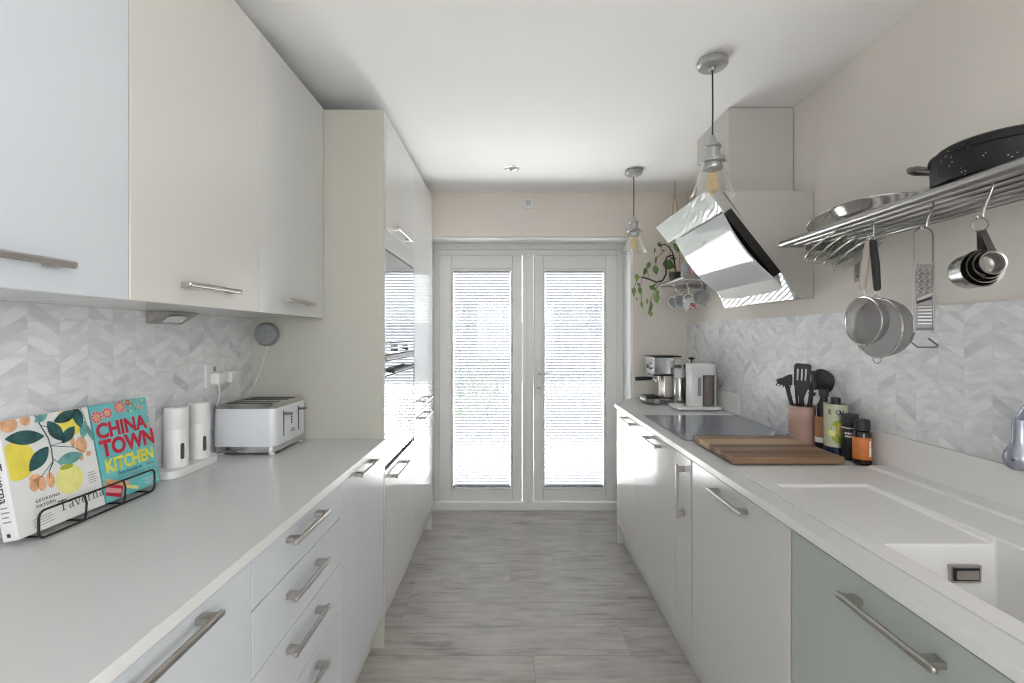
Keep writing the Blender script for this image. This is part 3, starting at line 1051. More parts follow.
def sheet(t0, t1, y0, y1, o0, th, m, name, label=None, bulge=0.0, R=4.0, n=20, ny=24, ends=None):
    """glass sheet on the slanted front: bulged along the slope, slightly dished along its length"""
    mb = MB()
    mi_ = mb.mi(m)
    ym = (y0 + y1) / 2
    g = [[], []]
    for side in (0, 1):
        for a in range(n + 1):
            row = []
            for b_ in range(ny + 1):
                u_, y = a / n, y0 + (y1 - y0) * b_ / ny
                o = o0 + th * side + bulge * 4 * u_ * (1 - u_) + ((y - ym) ** 2) / (2 * R)
                if ends:
                    e0, e1 = Vector((ends[0][0], 0, ends[0][1])), Vector((ends[1][0], 0, ends[1][1]))
                    d_ = (e1 - e0).normalized()
                    p = e0.lerp(e1, u_) + Vector((d_.z, 0, -d_.x)) * o
                    p.y = y
                else:
                    p = slant(t0 + (t1 - t0) * u_, o, y)
                row.append(mb.bm.verts.new(p))
            g[side].append(row)
    for side in (0, 1):
        for a in range(n):
            for b_ in range(ny):
                mb.bm.faces.new((g[side][a][b_], g[side][a + 1][b_], g[side][a + 1][b_ + 1], g[side][a][b_ + 1])).material_index = mi_
    per = [(0, k) for k in range(ny)] + [(k, ny) for k in range(n)] + [(n, k) for k in range(ny, 0, -1)] + [(k, 0) for k in range(n, 0, -1)]
    for p, q_ in zip(per, per[1:] + per[:1]):
        mb.bm.faces.new((g[0][p[0]][p[1]], g[0][q_[0]][q_[1]], g[1][q_[0]][q_[1]], g[1][p[0]][p[1]])).material_index = mi_
    return mb.build(name, hd, label, 30)
sheet(.0, .19, 1.858, 2.505, 0, .012, hood_white, 'glass_panel', 'upper white glass strip', -.0006, 9.0, 12)
sheet(0, 1, 1.858, 2.46, 0, .010, hood_white, 'glass_panel', 'lower white glass strip', -.0006, 9.0, 12, 24, ((1.112, 1.606), (1.164, 1.499)))
gp = sheet(.205, .80, 1.862, 2.39, .014, .008, hood_white, 'cover_panel', 'curved white glass cover panel', .020, 9.0, 24)
strip(.215, .80, 1.885, 2.37, -.03, .006, filt_dark, 'grease_filter', 'dark grease filter')
strip(.05, .93, 1.90, 2.44, -.05, -.001, hood_body, 'filter_frame')
for t0, y_, w_, h_ in ((.33, 2.10, .045, .016), (.44, 2.07, .010, .010)):
    t = t0
    u_ = (t - .205) / .595
    off = .0225 + .020 * 4 * u_ * (1 - u_)
    p0 = slant(t - h_ / 1.14 / 2, off, 0)
    p1 = slant(t + h_ / 1.14 / 2, off, 0)
    MB().ext([(p0.x, y_, p0.z), (p0.x, y_ + w_, p0.z), (p1.x, y_ + w_, p1.z), (p1.x, y_, p1.z)], nrm * .0015, gry_ink).build('control_mark', gp)

# ------------------------------------------------------------------ pendants
def pendant(x, y, lab):
    root = thing('pendant_lamp', lab, 'pendant lamp', (x, y, CZ), 'glass pendant lamps')
    MB().lathe([(0, 0), (.050, 0), (.054, -.006), (.054, -.022), (.048, -.028), (.012, -.030), (.010, -.042), (0, -.042)], pend_grey, T(x, y, CZ - .0005), 36).build('canopy', root)
    MB().tube([(x, y, CZ - .04), (x + .001, y, 2.2), (x, y, 2.085)], .0032, blk, 8).build('cord', root)
    MB().lathe([(0, 2.096), (.008, 2.094), (.011, 2.078), (.030, 2.058), (.031, 2.050), (.025, 2.048), (.025, 2.016), (.042, 2.010), (.044, 2.000), (.041, 1.994), (.030, 1.990),
                (.030, 1.983), (.036, 1.978), (.034, 1.968), (.020, 1.966), (0, 1.966)], pend_grey, T(x, y, 0), 32).build('lamp_holder', root)
    for k in range(3):
        a = k * 2 * PI / 3 + .1
        MB().lathe([(0, 0), (.003, 0), (.003, .008), (.005, .009), (.005, .014), (0, .014)], pend_grey, axis_m((x + .042 * math.cos(a), y + .042 * math.sin(a), 2.003), (math.cos(a), math.sin(a), 0)), 10).build('thumb_screw', root)
    prof = [(.037, 1.992), (.040, 1.975), (.047, 1.955), (.056, 1.93), (.064, 1.905), (.071, 1.885), (.0775, 1.872), (.080, 1.866)]
    MB().lathe(prof + [(.0785, 1.864)] + [(r - .0022, z) for r, z in prof[::-1][1:]], shade_m, T(x, y, 0), 48).build('glass_shade', root)
    bl = MB().lathe([(0, 1.967), (.013, 1.966), (.015, 1.956), (.021, 1.944), (.0225, 1.930), (.0225, 1.897), (.019, 1.884), (.010, 1.876), (0, 1.875)], amber_m, T(x, y, 0), 24)
    bo = bl.build('bulb', root)
    fm = MB()
    for k in range(6):
        a = k * PI / 3
        fm.tube([(x + .004 * math.cos(a), y + .004 * math.sin(a), 1.955), (x + .010 * math.cos(a), y + .010 * math.sin(a), 1.94), (x + .010 * math.cos(a + .4), y + .010 * math.sin(a + .4), 1.892)], .0006, filament, 4)
    fm.tube([(x, y, 1.96), (x, y, 1.90)], .0018, shade_m, 6)
    fm.build('filament', bo)
    return root
p1 = pendant(.757, 1.717, 'clear glass pendant lamp in front of the extractor hood')
dup(p1, (.768, 2.86, CZ), 'clear glass pendant lamp beside the doors and the trailing plant')

# downlight and sensor
dl = thing('downlight', 'small recessed chrome ceiling downlight', 'downlight', (.006, 2.82, CZ))
MB().lathe([(.046, 0), (.046, -.004), (.040, -.006), (.029, -.003), (.026, 0)], chrome, T(.006, 2.82, CZ - .0003), 32).build('bezel', dl)
MB().lathe([(.027, -.001), (.018, -.0025), (0, -.003)], steel_drk, T(.006, 2.82, CZ - .0003), 24).build('lamp', dl)
sn = thing('wall_sensor', 'small square white sensor box above the glazed doors', 'sensor', (.124, YB, 2.296))
MB().box(.092, .156, YB - .022, YB - .0004, 2.262, 2.330, wht_pl, .005).build('housing', sn)
MB().box(.106, .142, YB - .0245, YB - .0235, 2.276, 2.318, mug_grey, .002).build('lens', sn)

# ------------------------------------------------------------------ left worktop things
# cookbooks on a wire stand
VB = Vector((-1.036, 0, .9135))
VT = Vector((-1.083, 0, 1.1625))
vv = (VT - VB).normalized()
nn = Vector((vv.z, 0, -vv.x))
uu = Vector((0, 1, 0))
def bk(y, v, n=0.0, dn=0.0):
    p = VB + vv * v + nn * (n + dn)
    return Vector((p.x, y, p.z))
BH = (VT - VB).length
def bookM(y, v, n=0.0):
    M = Matrix((uu, vv, nn)).transposed().to_4x4()
    M.translation = bk(y, v, n)
    return M
def slab(y0, y1, v0, v1, n0, n1, m, mb, bev=0.0):
    mb.ext([bk(y0, v0, n0), bk(y1, v0, n0), bk(y1, v1, n0), bk(y0, v1, n0)], nn * (n1 - n0), m, bev)
def leaf2(mb, y, v, L_, W_, a, m, n):
    pts = []
    for k in range(16):
        t = k / 15
        pts.append((t * L_, W_ * math.sin(PI * t) ** .8 * .5))
    for k in range(14, 0, -1):
        t = k / 15
        pts.append((t * L_, -W_ * math.sin(PI * t) ** .8 * .5))
    ca, sa = math.cos(a), math.sin(a)
    mb.flat([bk(min(TY1, max(TY0, y + p * ca - q_ * sa)), min(BH - .001, v + p * sa + q_ * ca), n) for p, q_ in pts], m)
def disc2(mb, y, v, ry, rv, m, n, y_min=-9, y_max=9):
    mb.flat([bk(min(y_max, max(y_min, y + ry * math.cos(t))), min(BH - .001, v + rv * math.sin(t)), n) for t in [2 * PI * k / 28 for k in range(28)]], m)
def bar2(mb, y0, v0, y1, v1, wd, m, n):
    d = Vector((y1 - y0, v1 - v0)).normalized()
    p = Vector((-d.y, d.x)) * wd / 2
    mb.flat([bk(y0 - p.x, v0 - p.y, n), bk(y1 - p.x, v1 - p.y, n), bk(y1 + p.x, v1 + p.y, n), bk(y0 + p.x, v0 + p.y, n)], m)

TY0, TY1 = .966, 1.168
tb = thing('cookbook', 'white cookbook with lemons and teal leaves on its cover', 'book', tuple(bk(1.05, 0)), 'cookbooks on the wire stand')
c = MB()
slab(TY0, TY1, 0, BH, -.003, 0, bk_white, c, .001)
slab(TY0, TY1, 0, BH, -.035, -.032, bk_white, c, .001)
c.build('cover', tb)
sp_ = MB()
slab(TY0 - .003, TY0 + .0005, 0, BH, -.035, 0, bk_white, sp_, .001)
spo = sp_.build('spine', tb)
Ms = Matrix((-vv, -nn, -uu)).transposed().to_4x4()
Ms = Matrix((tuple(-vv), tuple(nn), tuple(-uu))).transposed().to_4x4()
Ms.translation = bk(TY0 - .0034, .165, -.026)
MB().text('Taverna', .026, Ms, blk_ink, .0003).build('spine_lettering', spo, 'dark title lettering', 0, False)
lt = MB()
for k in range(4):
    lt.flat([bk(TY0 - .0034, .072 - .010 * k, -.027), bk(TY0 - .0034, .072 - .010 * k, -.012 + .003 * (k % 2)), bk(TY0 - .0034, .069 - .010 * k, -.012 + .003 * (k % 2)), bk(TY0 - .0034, .069 - .010 * k, -.027)], gry_ink)
lt.flat([bk(TY0 - .0034, .016, -.024), bk(TY0 - .0034, .016, -.016), bk(TY0 - .0034, .008, -.016), bk(TY0 - .0034, .008, -.024)], blk_ink)
lt.build('spine_mark', spo, None, 0, False)
pg = MB()
slab(TY0 + .001, TY1 - .004, .003, BH - .003, -.0319, -.0031, paper, pg)
pg.build('pages', tb, smooth=0)
ar = MB()
def U(f_): return TY0 + (TY1 - TY0) * f_
def V(f_): return BH * (1 - f_)
disc2(ar, U(.10), V(.36), .038, .042, lem_y, .0004, TY0 + .0005)
disc2(ar, U(.755), V(.11), .032, .036, lem_y, .0004)
disc2(ar, U(.615), V(.645), .034, .034, lem_p, .0004)
for (fy, fv, ry, rv) in ((.08, .045, .018, .016), (.25, .03, .011, .012), (.83, .36, .015, .020), (.73, .31, .006, .014), (.80, .475, .006, .009), (.90, .46, .007, .007),
                         (.22, .60, .010, .014), (.30, .605, .010, .017), (.40, .60, .009, .018), (.24, .54, .012, .008)):
    disc2(ar, U(fy), V(fv), ry, rv, peach, .0006, TY0 + .0005, TY1 - .0005)
stem_pts = [(.36, 0.0), (.40, .10), (.455, .22), (.47, .33), (.46, .45), (.40, .52)]
for a, b_ in zip(stem_pts, stem_pts[1:]):
    bar2(ar, U(a[0]), V(a[1]), U(b_[0]), V(b_[1]), .0028, leaf_ink, .0008)
for a, b_ in (((.465, .30), (.72, .36)), ((.72, .36), (.86, .44)), ((.40, .10), (.5, .13)), ((.46, .44), (.30, .55)), ((.40, .52), (.39, .58)), ((.465, .30), (.62, .29)), ((.72, .36), (.73, .33)),
              ((.47, .42), (.55, .50)), ((.90, .0), (.93, .10)), ((.93, .10), (.96, .25))):
    bar2(ar, U(a[0]), V(a[1]), U(b_[0]), V(b_[1]), .0016, leaf_ink, .0008)
R_ = math.radians
for y_, v_, L_, W_, a, m in ((.42, .20, .082, .032, 172, leaf_ink), (.44, .30, .066, .032, 222, leaf_ink), (.62, .28, .060, .030, 118, leaf_ink), (.60, .30, .050, .026, 42, leaf_ink),
                             (.55, .09, .064, .026, 14, leaf_ink), (.87, .20, .060, .026, 98, leaf_ink), (.50, .46, .066, .028, 2, leaf_inkl), (.86, .30, .044, .022, 72, leaf_inkl),
                             (.34, .06, .036, .018, 25, leaf_inkl), (.93, .16, .05, .012, 285, leaf_inkl)):
    leaf2(ar, U(y_), V(v_), L_, W_, R_(a), m, .0010)
disc2(ar, U(.60), V(.525), .016, .006, can_green, .0012)
ar.build('cover_picture', tb, 'lemons, leaves and buds printed on the cover', 0, False)
# serif title drawn as strokes
def serif(mb, word, y, v, hgt, n, m):
    S = hgt
    G = {'T': ([((.31, 0), (.31, .72), .085), ((.03, .69), (.59, .69), .07), ((.05, .56), (.05, .71), .035), ((.57, .56), (.57, .71), .035), ((.18, .015), (.44, .015), .035)], .62),
         'a': ([((.08, .41), (.18, .46), .05), ((.18, .46), (.29, .44), .06), ((.33, .40), (.33, .05), .075), ((.33, .27), (.12, .22), .05), ((.12, .22), (.07, .11), .065), ((.07, .11), (.15, .02), .06), ((.15, .02), (.33, .10), .045), ((.33, .03), (.43, .02), .04)], .44),
         'v': ([((.07, .46), (.24, 0), .07), ((.41, .46), (.24, 0), .045), ((.0, .465), (.16, .465), .03), ((.33, .465), (.48, .465), .03)], .47),
         'e': ([((.06, .25), (.38, .25), .04), ((.38, .25), (.35, .40), .055), ((.35, .40), (.22, .47), .05), ((.22, .47), (.09, .38), .055), ((.09, .38), (.06, .22), .075), ((.06, .22), (.12, .06), .07), ((.12, .06), (.24, .01), .05), ((.24, .01), (.39, .09), .04)], .43),
         'r': ([((.11, 0), (.11, .46), .075), ((.01, .455), (.11, .455), .03), ((.11, .34), (.22, .45), .045), ((.22, .45), (.33, .42), .07), ((.01, .015), (.22, .015), .03)], .35),
         'n': ([((.11, 0), (.11, .46), .075), ((.01, .455), (.11, .455), .03), ((.11, .36), (.25, .46), .045), ((.25, .46), (.37, .38), .055), ((.38, .38), (.38, 0), .075), ((.01, .015), (.21, .015), .03), ((.29, .015), (.48, .015), .03)], .50)}
    cx = y
    for ch in word:
        st, adv = G[ch]
        for a, b_, wd in st:
            bar2(mb, cx + a[0] * S, v + a[1] * S, cx + b_[0] * S, v + b_[1] * S, wd * S, m, n)
        cx += (adv + .03) * S
    return cx
le = MB()
serif(le, 'Taverna', U(.43), V(.905), .034, .0006, blk_ink)
le.build('title_lettering', tb, 'dark serif title', 0, False)
le = MB()
le.text('GEORGINA', .0092, bookM(U(.20), V(.755), .0006), blk_ink, .0002, 1, 0, 0, 1.25)
le.text('HAYDEN', .0092, bookM(U(.20), V(.80), .0006), blk_ink, .0002, 1, 0, 0, 1.25)
le.build('author_lettering', tb, 'small dark capitals', 0, False)
le = MB()
for k in range(4):
    bar2(le, U(.14), V(.89 + .022 * k), U(.34 + .03 * (k % 2)), V(.88 + .022 * k), .0014, gry_ink, .0006)
for k in range(5):
    bar2(le, U(.84), V(.645 + .024 * k), U(.93 + .02 * (k % 2)), V(.645 + .024 * k), .0016, gry_ink, .0006)
le.build('small_print', tb, 'grey lines of small print', 0, False)

CY0, CY1 = 1.1725, 1.353
cb_ = thing('cookbook', 'teal cookbook with big red and yellow capitals on its cover', 'book', tuple(bk(1.25, 0)), 'cookbooks on the wire stand')
c = MB()
slab(CY0, CY1, 0, BH, -.003, 0, bk_teal, c, .001)
slab(CY0, CY1, 0, BH, -.027, -.024, bk_teal, c, .001)
slab(CY0, CY0 + .003, 0, BH, -.0245, -.0025, bk_teal, c)
c.build('cover', cb_)
pg = MB()
slab(CY0 + .0035, CY1 - .004, .003, BH - .003, -.0239, -.0031, paper, pg)
pg.build('pages', cb_, smooth=0)
le = MB()
def U2(f_): return CY0 + (CY1 - CY0) * f_
cl = MB()
cl.text('CHINA', .0535, bookM(U2(.03), V(.345), .0006), red_ink, .0022, .95, 0, 0, 1.0)
cl.text('TOWN', .0585, bookM(U2(.05), V(.535), .0006), red_ink, .0026, .935, 0, 0, .98)
cl.build('title_lettering', cb_, 'red title lettering', 0, False)
cl = MB()
cl.text('KITCHEN', .047, bookM(U2(.07), V(.705), .0006), yel_ink, .0016, .835, 0, 0, .95)
cl.build('title_lettering', cb_, 'yellow title lettering', 0, False)
cl = MB()
cl.text('From Noodles to', .0135, bookM(U2(.26), V(.765), .0006), blk_ink, .0001, .80)
bar2(cl, U2(.76), V(.752), U2(.93), V(.752), .005, gry_ink, .0006)
bar2(cl, U2(.32), V(.80), U2(.93), V(.80), .0018, gry_ink, .0006)
for k in range(4):
    bar2(cl, U2(.66 + .04 * (k % 2)), V(.90 + .022 * k), U2(.95), V(.90 + .022 * k), .0014, wht_ink, .0006)
cl.build('subtitle_lettering', cb_, 'small dark subtitle', 0, False)
ar = MB()
rn = random.Random(5)
for (fy, fv, r) in ((.06, .125, .017), (.24, .10, .015), (.46, .06, .017), (.62, .03, .008)):
    disc2(ar, U2(fy) + .004, V(fv), r, r * .95, pinkk, .0004, CY0 + .0005)
    for k in range(9):
        a = k * 2 * PI / 9
        disc2(ar, max(CY0 + .004, U2(fy) + .004 + r * .75 * math.cos(a)), V(fv) + r * .7 * math.sin(a), .0022, .0022, red_ink, .0006)
    disc2(ar, U2(fy) + .004, V(fv), r * .4, r * .4, peach, .0006, CY0 + .0005)
for k in range(24):
    disc2(ar, U2(rn.uniform(.55, .97)), V(rn.uniform(.02, .13)), rn.uniform(.002, .004), .003, rn.choice((peach, yel_ink, pinkk, leaf_inkl)), .0004)
for k in range(10):
    disc2(ar, U2(.95 + rn.uniform(0, .03)), V(rn.uniform(.15, .6)), .0025, .003, rn.choice((peach, yel_ink, pinkk)), .0004, -9, CY1 - .0008)
ar.build('cover_picture', cb_, 'pink flowers and dots along the top', 0, False)
ar = MB()
bar2(ar, U2(.02), V(.79), U2(.40), V(.90), .018, peach, .0004)
bar2(ar, U2(.03), V(.865), U2(.27), V(.945), .030, red_ink, .0006)
bar2(ar, U2(.02), V(.865), U2(.25), V(.935), .012, pinkk, .0008)
bar2(ar, U2(.32), V(.90), U2(.55), V(.965), .009, lem_p, .0006)
ar.build('packet_picture', cb_, 'red packet printed on the cover', 0, False)

st = thing('cookbook_stand', 'dark wire cookbook stand holding two books', 'book stand', (-1.03, 1.14, CT))
wr = .0026
xb0 = -1.018
def rr_path(y0, y1, z0, z1, x, r=.014):
    pts = []
    for cy, cz, a in ((y1 - r, z1 - r, 0), (y0 + r, z1 - r, PI / 2), (y0 + r, z0 + r, PI), (y1 - r, z0 + r, 3 * PI / 2)):
        for k in range(5):
            t = a + k * PI / 8
            pts.append((x, cy + r * math.cos(t), cz + r * math.sin(t)))
    return pts
MB().tube(rr_path(.985, 1.305, .904, .964, xb0), wr, wire_drk, 8, True).build('front_lip', st)
for yy in (1.09, 1.20):
    MB().tube([(xb0 - .0, yy, .964), (xb0 + .006, yy, .945), (xb0 + .004, yy, .915), (xb0, yy, .904), (xb0 - .085, yy, .9035)], wr * .9, wire_drk, 8).build('base_wire', st)
for yy in (1.0, 1.29):
    MB().tube([(xb0, yy, .9035), (xb0 - .088, yy, .9035)], wr * .9, wire_drk, 8).build('base_wire', st)
MB().tube([bk(1.0, -.010, -.042), bk(1.0, .20, -.042), bk(1.02, .22, -.042), bk(1.27, .22, -.042), bk(1.29, .20, -.042), bk(1.29, -.010, -.042)], wr, wire_drk, 8).build('back_rest', st)

# white canister pair on an oval tray
ct = thing('canister_set', 'pair of white cylindrical canisters on an oval white tray', 'canisters', (-1.073, 1.52, CT))
pts = arc((-1.073, 1.595, CT + .0005), .043, 0, PI, 14, (1, 0, 0), (0, 1, 0)) + arc((-1.073, 1.44, CT + .0005), .043, PI, 2 * PI, 14, (1, 0, 0), (0, 1, 0))
MB().ext(pts, (0, 0, .026), wht_pl, .004).build('tray', ct)
for cy in (1.465, 1.57):
    MB().lathe([(0, 0), (.0335, 0), (.0335, .118), (.0331, .119), (.0331, .1205), (.0335, .1215), (.0335, .186), (.031, .189), (0, .189)], wht_pl, T(-1.073, cy, CT + .0268), 36).build('canister', ct)
    sl_ = MB()
    a0 = Vector((.90, -.43, 0)).normalized()
    tdir = Vector((-a0.y, a0.x, 0))
    c0 = Vector((-1.073, cy, CT + .078)) + a0 * .0328
    sl_.ext(arc(c0 + Vector((0, 0, .020)), .0055, 0, PI, 8, tdir, (0, 0, 1)) + arc(c0 - Vector((0, 0, .020)), .0055, PI, 2 * PI, 8, tdir, (0, 0, 1)), a0 * .0012, steel_drk)
    sl_.build('level_window', ct, 'dark slot-shaped window')

# toaster
to = thing('toaster', 'white four-slot toaster with chrome base and top', 'toaster', (-1.0, 1.84, CT))
x0, x1, y0, y1 = -1.110, -.876, 1.692, 1.953
def rrect(x0, x1, y0, y1, z, r, n=6):
    pts = []
    for cx, cy, a in ((x1 - r, y1 - r, 0), (x0 + r, y1 - r, PI / 2), (x0 + r, y0 + r, PI), (x1 - r, y0 + r, 3 * PI / 2)):
        pts += [Vector((cx + r * math.cos(a + k * PI / 2 / n), cy + r * math.sin(a + k * PI / 2 / n), z)) for k in range(n + 1)]
    return pts
def loft(mb, rings, m, cap=True):
    i = mb.mi(m)
    vr = [[mb.bm.verts.new(p) for p in r_] for r_ in rings]
    n = len(vr[0])
    for A, B in zip(vr, vr[1:]):
        for j in range(n):
            mb.bm.faces.new((A[j], A[(j + 1) % n], B[(j + 1) % n], B[j])).material_index = i
    if cap:
        mb.bm.faces.new(vr[0][::-1]).material_index = i
        mb.bm.faces.new(vr[-1]).material_index = i
    return mb
loft(MB(), [rrect(x0 + .002, x1 - .002, y0 + .002, y1 - .002, .932, .02), rrect(x0, x1, y0, y1, .936, .022), rrect(x0 + .002, x1 - .001, y0 + .001, y1 - .001, 1.066, .022), rrect(x0 + .003, x1 - .003, y0 + .003, y1 - .003, 1.072, .022)], wht_enam).build('body', to)
tt = MB()
loft(tt, [rrect(x0 + .002, x1 - .002, y0 + .002, y1 - .002, 1.0722, .022), rrect(x0 + .001, x1 - .001, y0 + .001, y1 - .001, 1.078, .024), rrect(x0 + .012, x1 - .012, y0 + .012, y1 - .012, 1.086, .02)], steel_pol)
tt.build('top_plate', to, 'steel top plate')
for cy in (1.738, 1.785, 1.860, 1.907):
    MB().box(x0 + .03, x1 - .03, cy - .011, cy + .011, 1.0845, 1.0868, blk, .001).build('bread_slot', to)
loft(MB(), [rrect(x0 + .012, x1 - .012, y0 + .012, y1 - .012, .907, .02), rrect(x0 + .003, x1 - .003, y0 + .003, y1 - .003, .910, .022), rrect(x0 + .003, x1 - .003, y0 + .003, y1 - .003, .9318, .022)], chrome).build('base', to, 'chrome base band')
for fx, fy in ((x0 + .025, y0 + .02), (x1 - .02, y0 + .02), (x0 + .025, y1 - .02), (x1 - .02, y1 - .02)):
    MB().lathe([(0, 0), (.012, 0), (.012, .0075), (0, .0075)], wht_pl, T(fx, fy, CT + .0004), 14).build('foot', to)
for cy in (1.762, 1.884):
    lv = MB().box(x1 - .002, x1 + .0006, cy - .003, cy + .003, .958, 1.055, blk)
    lo = lv.build('lever_slot', to)
    MB().box(x1 + .0005, x1 + .026, cy + -.004, cy + .020, 1.040, 1.048, steel_drk, .002).build('lever', lo)
kn = MB()
kn.lathe([(0, 0), (.0085, 0), (.0075, .010), (0, .011)], chrome, axis_m((x1 + .0005, 1.823, .972), (1, 0, 0)), 18)
kn.build('browning_knob', to)
for k in range(4):
    MB().lathe([(0, 0), (.004, 0), (.004, .003), (0, .003)], steel_drk, axis_m((x1 + .0003, 1.823, 1.0 + .011 * k), (1, 0, 0)), 10).build('button', to)

# socket, plugs and cords on the tiled wall
xs = XL + .0085
so_ = thing('wall_socket', 'white double wall socket on the tiles above the canisters', 'socket', (xs, 1.735, 1.196))
MB().box(xs, xs + .009, 1.662, 1.808, 1.153, 1.239, wht_pl, .003).build('face_plate', so_)
for yy in (1.705, 1.765):
    MB().box(xs + .0085, xs + .0115, yy - .007, yy + .007, 1.212, 1.230, gry_ink if yy < 1.72 else wht_pl, .001).build('rocker_switch', so_)
for k, (yy, lab) in enumerate(((1.700, 'white three-pin plug in the nearer side of the socket'), (1.772, 'white plug in the far side of the socket, speaker cord on it'))):
    pl = thing('plug', lab, 'plug', (xs + .012, yy, 1.185), 'plugs in the wall socket')
    MB().box(xs + .0096, xs + .045, yy - .024, yy + .024, 1.163, 1.208, wht_pl, .008, 3).build('plug_body', pl)
    if k == 0:
        MB().tube([(xs + .03, yy, 1.164), (xs + .031, yy + .004, 1.13), (xs + .022, yy + .008, 1.10), (xs + .012, yy + .012, 1.075), (xs + .009, yy + .014, 1.05)], .0028, wht_pl, 8).build('cord', pl)
spk = thing('smart_speaker', 'round grey fabric speaker on the cream end panel', 'speaker', (-1.04, 1.96, 1.35))
MB().lathe([(0, 0), (.046, 0), (.050, .008), (.050, .022), (.044, .034), (.025, .040), (0, .041)], gry_fab, axis_m((-1.043, 1.967, 1.351), (0, -1, 0)), 40).build('cloth_body', spk)
MB().tube([(-1.045, 1.962, 1.303), (-1.052, 1.962, 1.27), (-1.075, 1.960, 1.20), (-1.098, 1.955, 1.13), (-1.105, 1.92, 1.098), (-1.107, 1.85, 1.093), (xs + .018, 1.79, 1.12), (xs + .03, 1.772, 1.164)], .0022, wht_pl, 8).build('cord', spk)

# ------------------------------------------------------------------ right worktop things
ZC = CT + .0004
# espresso machine, its front (with the filter holder) turned to the room
es = thing('espresso_machine', 'small steel espresso machine with black filter handle at the far end', 'coffee machine', (.98, 3.02, CT))
ya, yb = 2.95, 3.10
tr_ = MB()
tr_.box(.872, 1.06, ya, yb, ZC + .004, ZC + .040, steel_drk, .008, 3)
tr_.build('drip_tray', es)
MB().box(.876, .965, ya + .006, yb - .006, ZC + .0402, ZC + .050, blk, .003).build('drip_grate', es)
MB().box(.925, 1.055, ya - .001, ya + .002, ZC + .006, ZC + .034, chrome, .001).build('tray_trim', es, 'chrome strip')
MB().box(.995, 1.075, ya + .015, yb - .015, ZC + .041, ZC + .205, steel, .006).build('column', es)
hd_ = MB()
hd_.box(.918, 1.055, ya - .004, yb + .004, 1.094, 1.206, chrome, .006, 3)
hd_.build('head', es, 'polished steel head')
MB().box(.905, 1.10, ya - .008, yb + .008, 1.2065, 1.214, blk, .003).build('cup_tray', es)
MB().box(.925, 1.06, ya, yb, 1.083, 1.0935, blk, .002).build('head_base', es)
kb = MB()
kb.lathe([(0, 0), (.026, 0), (.026, .010), (.020, .018), (0, .018)], steel_pol, axis_m((.9175, ya + .06, 1.145), (-1, 0, 0)), 28)
kb.lathe([(0, .0182), (.012, .0182), (.011, .026), (0, .026)], blk, axis_m((.9175, ya + .06, 1.145), (-1, 0, 0)), 20)
kb.build('steam_knob', es)
pf = MB()
pf.lathe([(0, 0), (.026, 0), (.026, .024), (.030, .026), (.030, .034), (0, .034)], steel_pol, T(.975, 3.02, 1.049), 28)
pf.tube([(.952, 3.02, 1.063), (.925, 3.02, 1.063)], .007, steel_pol, 12)
pf.tube([(.966, 3.02, 1.05), (.966, 3.02, 1.035)], .006, steel_pol, 10)
pfo = pf.build('filter_holder', es)
MB().tube([(.926, 3.02, 1.063), (.90, 3.02, 1.063), (.86, 3.02, 1.062), (.822, 3.02, 1.060), (.818, 3.02, 1.060)], [.010, .0125, .0135, .0125, .009], blk, 14).build('grip', pfo, 'black grip')
MB().lathe([(0, 0), (.010, 0), (.010, .003), (0, .003)], steel_pol, axis_m((.8178, 3.02, 1.060), (-1, 0, 0)), 14).build('grip_cap', pfo)
MB().tube([(.985, ya + .02, 1.085), (.975, ya + .015, 1.07), (.970, ya + .010, 1.0), (.965, ya + .004, .965)], .0045, chrome, 10).build('steam_wand', es)
MB().box(1.0555, 1.105, ya, yb, ZC + .003, 1.155, steel_drk, .01, 3).build('water_tank', es)
MB().box(1.056, 1.10, ya - .0, yb + .0, 1.156, 1.195, mug_grey, .005).build('tank_lid', es)
wt_ = MB().lathe([(0, 0), (.032, 0), (.033, .05), (.033, .19), (.034, .2), (0, .2)], steel_pol, T(1.072, 2.915, ZC), 28)
can_ = thing('steel_canister', 'tall polished steel canister between espresso machine and white grinder', 'canister', (1.072, 2.912, CT))
b_ = MB()
b_.lathe([(0, 0), (.031, 0), (.0325, .004), (.0325, .175), (.031, .178), (0, .178)], steel_pol, T(1.072, 2.912, ZC), 32)
b_.build('body', can_)
MB().lathe([(.0315, .1785), (.0335, .1785), (.0335, .232), (.031, .236), (0, .236)], mug_grey, T(1.072, 2.912, ZC), 32).build('lid', can_)
wt_.bm.free()
cp = thing('cafetiere', 'dark cafetiere with black plunger knob behind the white grinder', 'cafetiere', (1.18, 2.99, CT))
b_ = MB()
b_.lathe([(0, 0), (.046, 0), (.047, .004), (.047, .24), (.045, .242), (0, .242)], steel_drk, T(1.18, 2.99, ZC), 32)
b_.build('jug', cp)
MB().lathe([(0, .2425), (.05, .2425), (.05, .25), (.03, .262), (.004, .266), (.004, .285), (.007, .288), (.017, .291), (.019, .298), (.012, .304), (0, .305)], blk, T(1.18, 2.99, ZC), 28).build('plunger_lid', cp)
MB().tube([(1.134, 2.985, 1.12), (1.105, 2.985, 1.13), (1.098, 2.985, 1.10), (1.10, 2.985, .99), (1.134, 2.985, .97)], .006, blk, 10).build('handle', cp)

